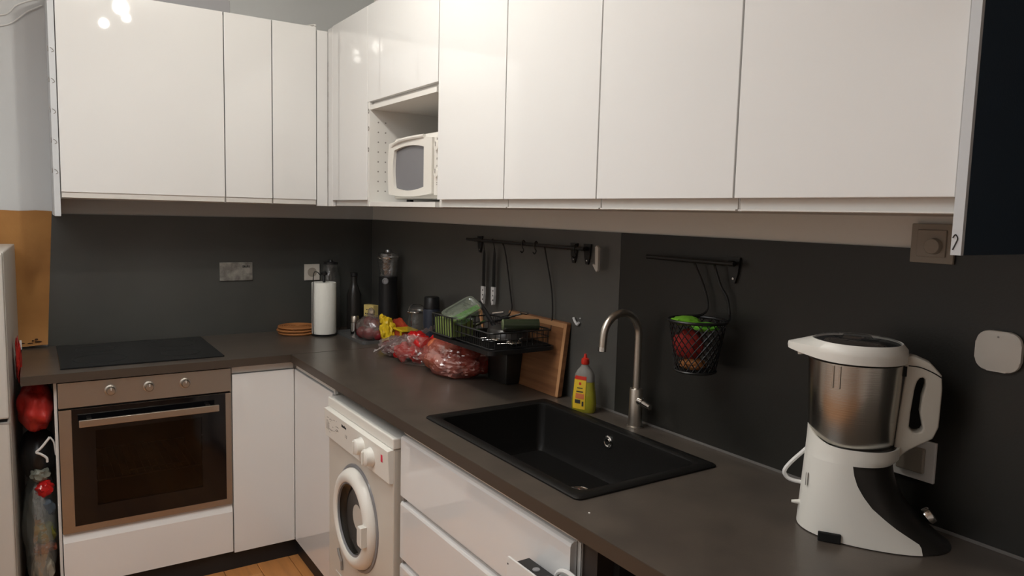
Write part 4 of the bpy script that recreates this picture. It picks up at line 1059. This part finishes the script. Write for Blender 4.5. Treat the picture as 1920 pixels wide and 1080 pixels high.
# ring band above, rising to the back
def ztop(th): return .188 + .026 * max(0, -math.cos(th)) ** 3
band = []
for q in range(5):
    row = []
    for i in range(97):
        th = 2 * PI * i / 96; z = .157 + (ztop(th) - .157) * q / 4
        row.append(sh.verts.new(surf(min(z, ZB), th, .0018) + Vector((0, 0, max(0, z - ZB)))))
    band.append(row)
for r0, r1 in zip(band, band[1:]):
    for i in range(96): sh.faces.new((r0[i], r0[i + 1], r1[i + 1], r1[i]))
inn = [sh.verts.new(Vector((v.co.x * .94 - .0015, v.co.y * .94, v.co.z - .002))) for v in band[-1]]
for i in range(96): sh.faces.new((band[-1][i], band[-1][i + 1], inn[i + 1], inn[i]))
bmesh.ops.remove_doubles(sh, verts=sh.verts[:], dist=.0002)
obj('base_shell', sh, M_app, t, world=False, smooth=True, label='white base shell')
cr = B(); G_ = []
for z in [0.001 + (.186 - .001) * k / 30 for k in range(31)]:
    G_.append([cr.verts.new(surf(z, 2 * PI * i / 64, -.0015)) for i in range(64)])
for r0, r1 in zip(G_, G_[1:]):
    for i in range(64): cr.faces.new((r0[i], r0[(i + 1) % 64], r1[(i + 1) % 64], r1[i]))
cr.faces.new(G_[0][::-1]); cr.faces.new(G_[-1])
obj('control_housing', cr, M_ash, t, world=False, smooth=True, label='dark grey curved control panel')
obj('vent_slot', bx(-.072, -.030, -.1000, -.094, .0005, .020, bev=.002), M_void, t, world=False)
bm = B()
for q in range(3): box(bm, -.1015 + q * .004, -.1002 + q * .004, -.058 + q * .002, -.052 + q * .002, .095, .120)
obj('side_mark', bm, M_greyp, t, world=False)
obj('side_peg', tube(B(), [(-.106, -.02, .045), (-.126, -.02, .043)], .005, 8, radii=[.006, .003]), M_app, t, world=False, smooth=True)
kn = lathe(B(), 0, 0, [(.017, 0), (.016, .010), (.013, .013), (0, .0135)], 28); kn.transform(Matrix.Translation((.125, 0, .05)) @ Matrix.Rotation(math.radians(48), 4, 'Y'))
obj('dial', kn, M_chrome, t, world=False, smooth=True)
# bowl
BCX = -.0235
bw = lathe(B(), BCX, 0, [(.078, .186), (.0805, .192), (.0865, .30), (.0885, .352)], 64, close=True)
obj('bowl', bw, mat('polished bowl steel', (0.56, 0.54, 0.50), 0.24, metal=1.0, bump=0.05, bscale=20, stretch=(1, 1, 30)), t, world=False, smooth=True)
bm = B()
for a in (-2.05, -1.90):
    P = [Vector((BCX + .0878 * math.cos(a), .0878 * math.sin(a), .305)), Vector((BCX + .0892 * math.cos(a), .0892 * math.sin(a), .350))]
    tube(bm, P, .002, 6)
obj('bowl_rib', bm, M_tap, t, world=False)
# lid ring with spout on the far side from the handle
ld = B(); n = 96; prof = [(.93, .356), (1.0, .357), (1.012, .372), (1.0, .382), (.90, .393), (.85, .390)]
rg = []
for f_, z in prof:
    R = []
    for i in range(n):
        th = 2 * PI * i / n; r = .093 * f_
        sp_ = max(0, -math.cos(th)) ** 5
        x = BCX + r * math.cos(th) - (.036 * sp_ if f_ > .92 else 0); y = r * math.sin(th) * (1 - .30 * sp_)
        zz = z - .001 + (sp_ * (.012 if f_ < .95 else .010 if z < .36 else -.002 if z > .38 else .002) if f_ > .92 else 0)
        R.append(ld.verts.new((x, y, zz)))
    rg.append(R)
for r0, r1 in zip(rg, rg[1:]):
    for i in range(n): ld.faces.new((r0[i], r0[(i + 1) % n], r1[(i + 1) % n], r1[i]))
ld.faces.new(rg[0][::-1])
obj('lid_ring', ld, M_app, t, world=False, smooth=True)
obj('spout_peg', tube(B(), [(BCX - .105, -.01, .369), (BCX - .103, -.01, .355)], .006, 8), M_app, t, world=False, smooth=True)
obj('lid', lathe(B(), BCX, 0, [(.082, .386), (.081, .391), (.072, .397), (.045, .400), (.042, .396), (.030, .396), (.026, .402), (.0, .404)], 56), M_sglass, t, world=False, smooth=True)
obj('lid_inner', lathe(B(), BCX, 0, [(.078, .384), (.060, .386), (.0, .387)], 48), M_void, t, world=False, smooth=True)
# handle
ho = [(.050, .366), (.078, .372), (.108, .360), (.128, .338), (.131, .31), (.130, .235), (.122, .212), (.100, .196), (.078, .180), (.056, .152), (.056, .18), (.060, .25), (.066, .33)]
hi_ = [(.088, .325), (.093, .331), (.100, .330), (.103, .322), (.102, .312), (.098, .300), (.096, .240), (.104, .232), (.100, .222), (.088, .219), (.079, .228), (.080, .260), (.084, .31)]
def resamp(P, N, closed=True):
    P = [Vector((p[0], p[1], 0)) for p in P]; L_ = []; tot = 0
    for i in range(len(P)): d = (P[(i + 1) % len(P)] - P[i]).length; L_.append(d); tot += d
    out = []
    for k in range(N):
        s = tot * k / N; i = 0
        while s > L_[i]: s -= L_[i]; i += 1
        q = P[i].lerp(P[(i + 1) % len(P)], s / L_[i]); out.append((q.x, q.y))
    return out
def align(outer, inner, c):
    ang = lambda p: math.atan2(p[1] - c[1], p[0] - c[0])
    def at_angle(P, a):
        best = None
        n = len(P)
        for i in range(n):
            p, q = P[i], P[(i + 1) % n]
            dx, dy = math.cos(a), math.sin(a)
            ex, ey = q[0] - p[0], q[1] - p[1]; det = dx * (-ey) + ex * dy
            if abs(det) < 1e-12: continue
            rx, ry = p[0] - c[0], p[1] - c[1]
            tt = (rx * (-ey) + ex * ry) / det; u = (dx * ry - dy * rx) / det
            if tt > 0 and -1e-9 <= u <= 1 + 1e-9 and (best is None or tt > best): best = tt
        return (c[0] + best * math.cos(a), c[1] + best * math.sin(a)) if best else None
    As = [2 * PI * k / 72 for k in range(72)]
    return [at_angle(outer, a) for a in As], [at_angle(inner, a) for a in As]
oo, ii = align(ho, hi_, (.0915, .275))
oo = [(p[0], p[1]) for p in oo]
hb = B(); ring_prism(hb, oo, ii, 'y', -.017, .017)
bmesh.ops.remove_doubles(hb, verts=hb.verts[:], dist=.0001)
es = [e for e in hb.edges if len(e.link_faces) == 2 and e.calc_face_angle(0) > 1.0]
bmesh.ops.bevel(hb, geom=es, offset=.0035, segments=3, affect='EDGES', profile=.5)
hh = obj('handle', hb, mat('handle warm white', (0.56, 0.52, 0.45), .4), t, world=False, smooth=True)
obj('handle_seam', tube(B(), smoothpts([(.070, -.0174, .352), (.09, -.0174, .351), (.112, -.0174, .343), (.128, -.0174, .334)], 4), .0012, 5), M_void, hh, world=False)
obj('handle_catch', bx(.062, .068, -.0185, -.016, .330, .350), M_void, hh, world=False)
obj('handle_neck', bx(.054, .070, -.012, .012, .20, .36, bev=.003), M_ash, t, world=False)
obj('power_cord', tube(B(), smoothpts([(-.098, .012, .158), (-.112, .010, .142), (-.133, .005, .118), (-.144, 0, .100), (-.140, 0, .088), (-.128, 0, .082), (-.104, 0, .080)], 6), .0042, 8), M_white, t, world=False, smooth=True)

# ------------------------------------------------------------------ fridge and the gap beside it
t = thing('fridge', 'white fridge freezer at the left edge of the picture', 'fridge', (-1.615, -.05, 0), math.radians(-2.2))
M_fridge = mat('fridge enamel', (0.55, 0.53, 0.49), 0.35)
FW, FD, FH = .56, .60, 1.375
obj('body', bx(-FW, 0, -FD, 0, .02, FH, bev=.004), M_fridge, t, world=False)
obj('upper_door', bx(-FW, -.001, -FD - .050, -FD - .004, .792, FH, bev=.006), M_fridge, t, world=False)
obj('lower_door', bx(-FW, -.001, -FD - .050, -FD - .004, .04, .780, bev=.006), M_fridge, t, world=False)
obj('door_gap', bx(-FW + .01, -.008, -FD - .040, -FD - .004, .7805, .7915), M_void, t, world=False)
obj('grip_notch', bx(-.030, -.0006, -FD - .0508, -FD - .040, .774, .7803), M_greyp, t, world=False)
fb = B()
for xx in (-.05, -FW + .05):
    for yy in (-.05, -FD + .05): obj('foot', lathe(B(), xx, yy, [(.02, 0), (.02, .0195)], 12), M_black, t, world=False)

t = thing('red_bag', 'red plastic carrier bag stuffed under the worktop beside the fridge', 'bag', (-1.555, -.5, .7))
obj('film', blob((-1.562, -.46, .775), (.060, .135, .098), 2, .16, 2.0, 5, wr=.05), M_red, t, smooth=True)
hb = blob((-1.612, -.42, .945), (.010, .045, .085), 6, .35, 2.2, 4)
obj('bag_handle', hb, M_red, t, smooth=True)
obj('bag_tip', tube(B(), [(-1.603, -.43, .99), (-1.603, -.43, 1.025)], .004, 6), M_white, t)
t = thing('black_bag', 'black bag with white handles hanging under the red bag', 'bag', (-1.555, -.45, .55))
obj('bag_body', blob((-1.562, -.42, .575), (.060, .12, .105), 4, .10, 2.0, 4), M_black, t, smooth=True)
st = B()
tube(st, smoothpts([(-1.522, -.566, .672), (-1.550, -.570, .637), (-1.566, -.572, .622), (-1.552, -.572, .612), (-1.535, -.571, .595), (-1.533, -.570, .578)], 6), .0045, 8)
tube(st, smoothpts([(-1.522, -.566, .672), (-1.510, -.566, .650), (-1.505, -.564, .60)], 5), .003, 8)
obj('strap', st, M_white, t, smooth=True)
t = thing('waste_bag', 'translucent bag holding packaging beside the oven, above the floor', 'bag', (-1.56, -.5, 0))
obj('film', blob((-1.562, -.44, .27), (.058, .15, .262), 12, .12, 2.6, 5, wr=.04, flat=.003), M_film3, t, smooth=True)
pieces = [('tomato_pack', 'red tomato pack near the top inside the waste bag', (-1.545, -.53, .465), (.030, .03, .030), M_pepper),
          ('green_leaf_pack', 'pale green pack at the very top of waste bag', (-1.558, -.52, .52), (.030, .03, .030), M_bag2),
          ('blue_pouch', 'grey blue pouch in the middle of the waste bag', (-1.552, -.53, .385), (.036, .03, .045), mat('grey blue', (.10, .13, .16), .4)),
          ('salad_bag', 'yellow green salad bag in the lower half of waste bag', (-1.550, -.54, .295), (.034, .03, .042), M_olive),
          ('sausage_pack', 'brown red packet below the salad bag in waste bag', (-1.552, -.54, .235), (.036, .03, .022), M_sausage),
          ('paper_wrap', 'crumpled pale paper at the bottom of the waste bag', (-1.560, -.53, .15), (.036, .035, .070), mat('pale paper', (.42, .40, .33), .7, bump=.6, bscale=20))]
for k, (nm, lb_, c, s, m_) in enumerate(pieces):
    tag(obj(nm, blob(c, s, k + 40, .35, 2.5, 3, wr=.1), m_, None, smooth=True), lb_, 'packaging')
tag(obj('red_packet', blob((-1.525, -.56, .05), (.024, .03, .045), 77, .2, 2, 3, flat=.002), M_spred, None, smooth=True), 'dark red packet on the floor between waste bag and oven', 'packet')

# ------------------------------------------------------------------ ceiling lamp (outside the frame, seen in the glossy doors)
t = thing('ceiling_lamp', 'three-bulb ceiling spot bar reflected in the glossy white doors', 'lamp', (-1.11, -1.8, RZ))
obj('bar', tube(B(), [(-1.115, -1.50, RZ - .02), (-1.13, -2.08, RZ - .02)], .018, 12), M_chrome, t, smooth=True)
bm = B()
for (p, r, s) in BULBS: lathe(bm, p[0], p[1], [(.012, p[2] + r * .8), (.014, RZ - .02)], 14)
obj('socket', bm, M_chrome, t, smooth=True)
for (p, r, s) in BULBS:
    m = mat('lit bulb', (1, 1, 1), .5, emit=((1.0, 0.965, 0.89), BULB * s / (r / .036) ** 2 * 10))
    obj('bulb', ellip(B(), p, (r, r, r), 3), m, t, smooth=True)
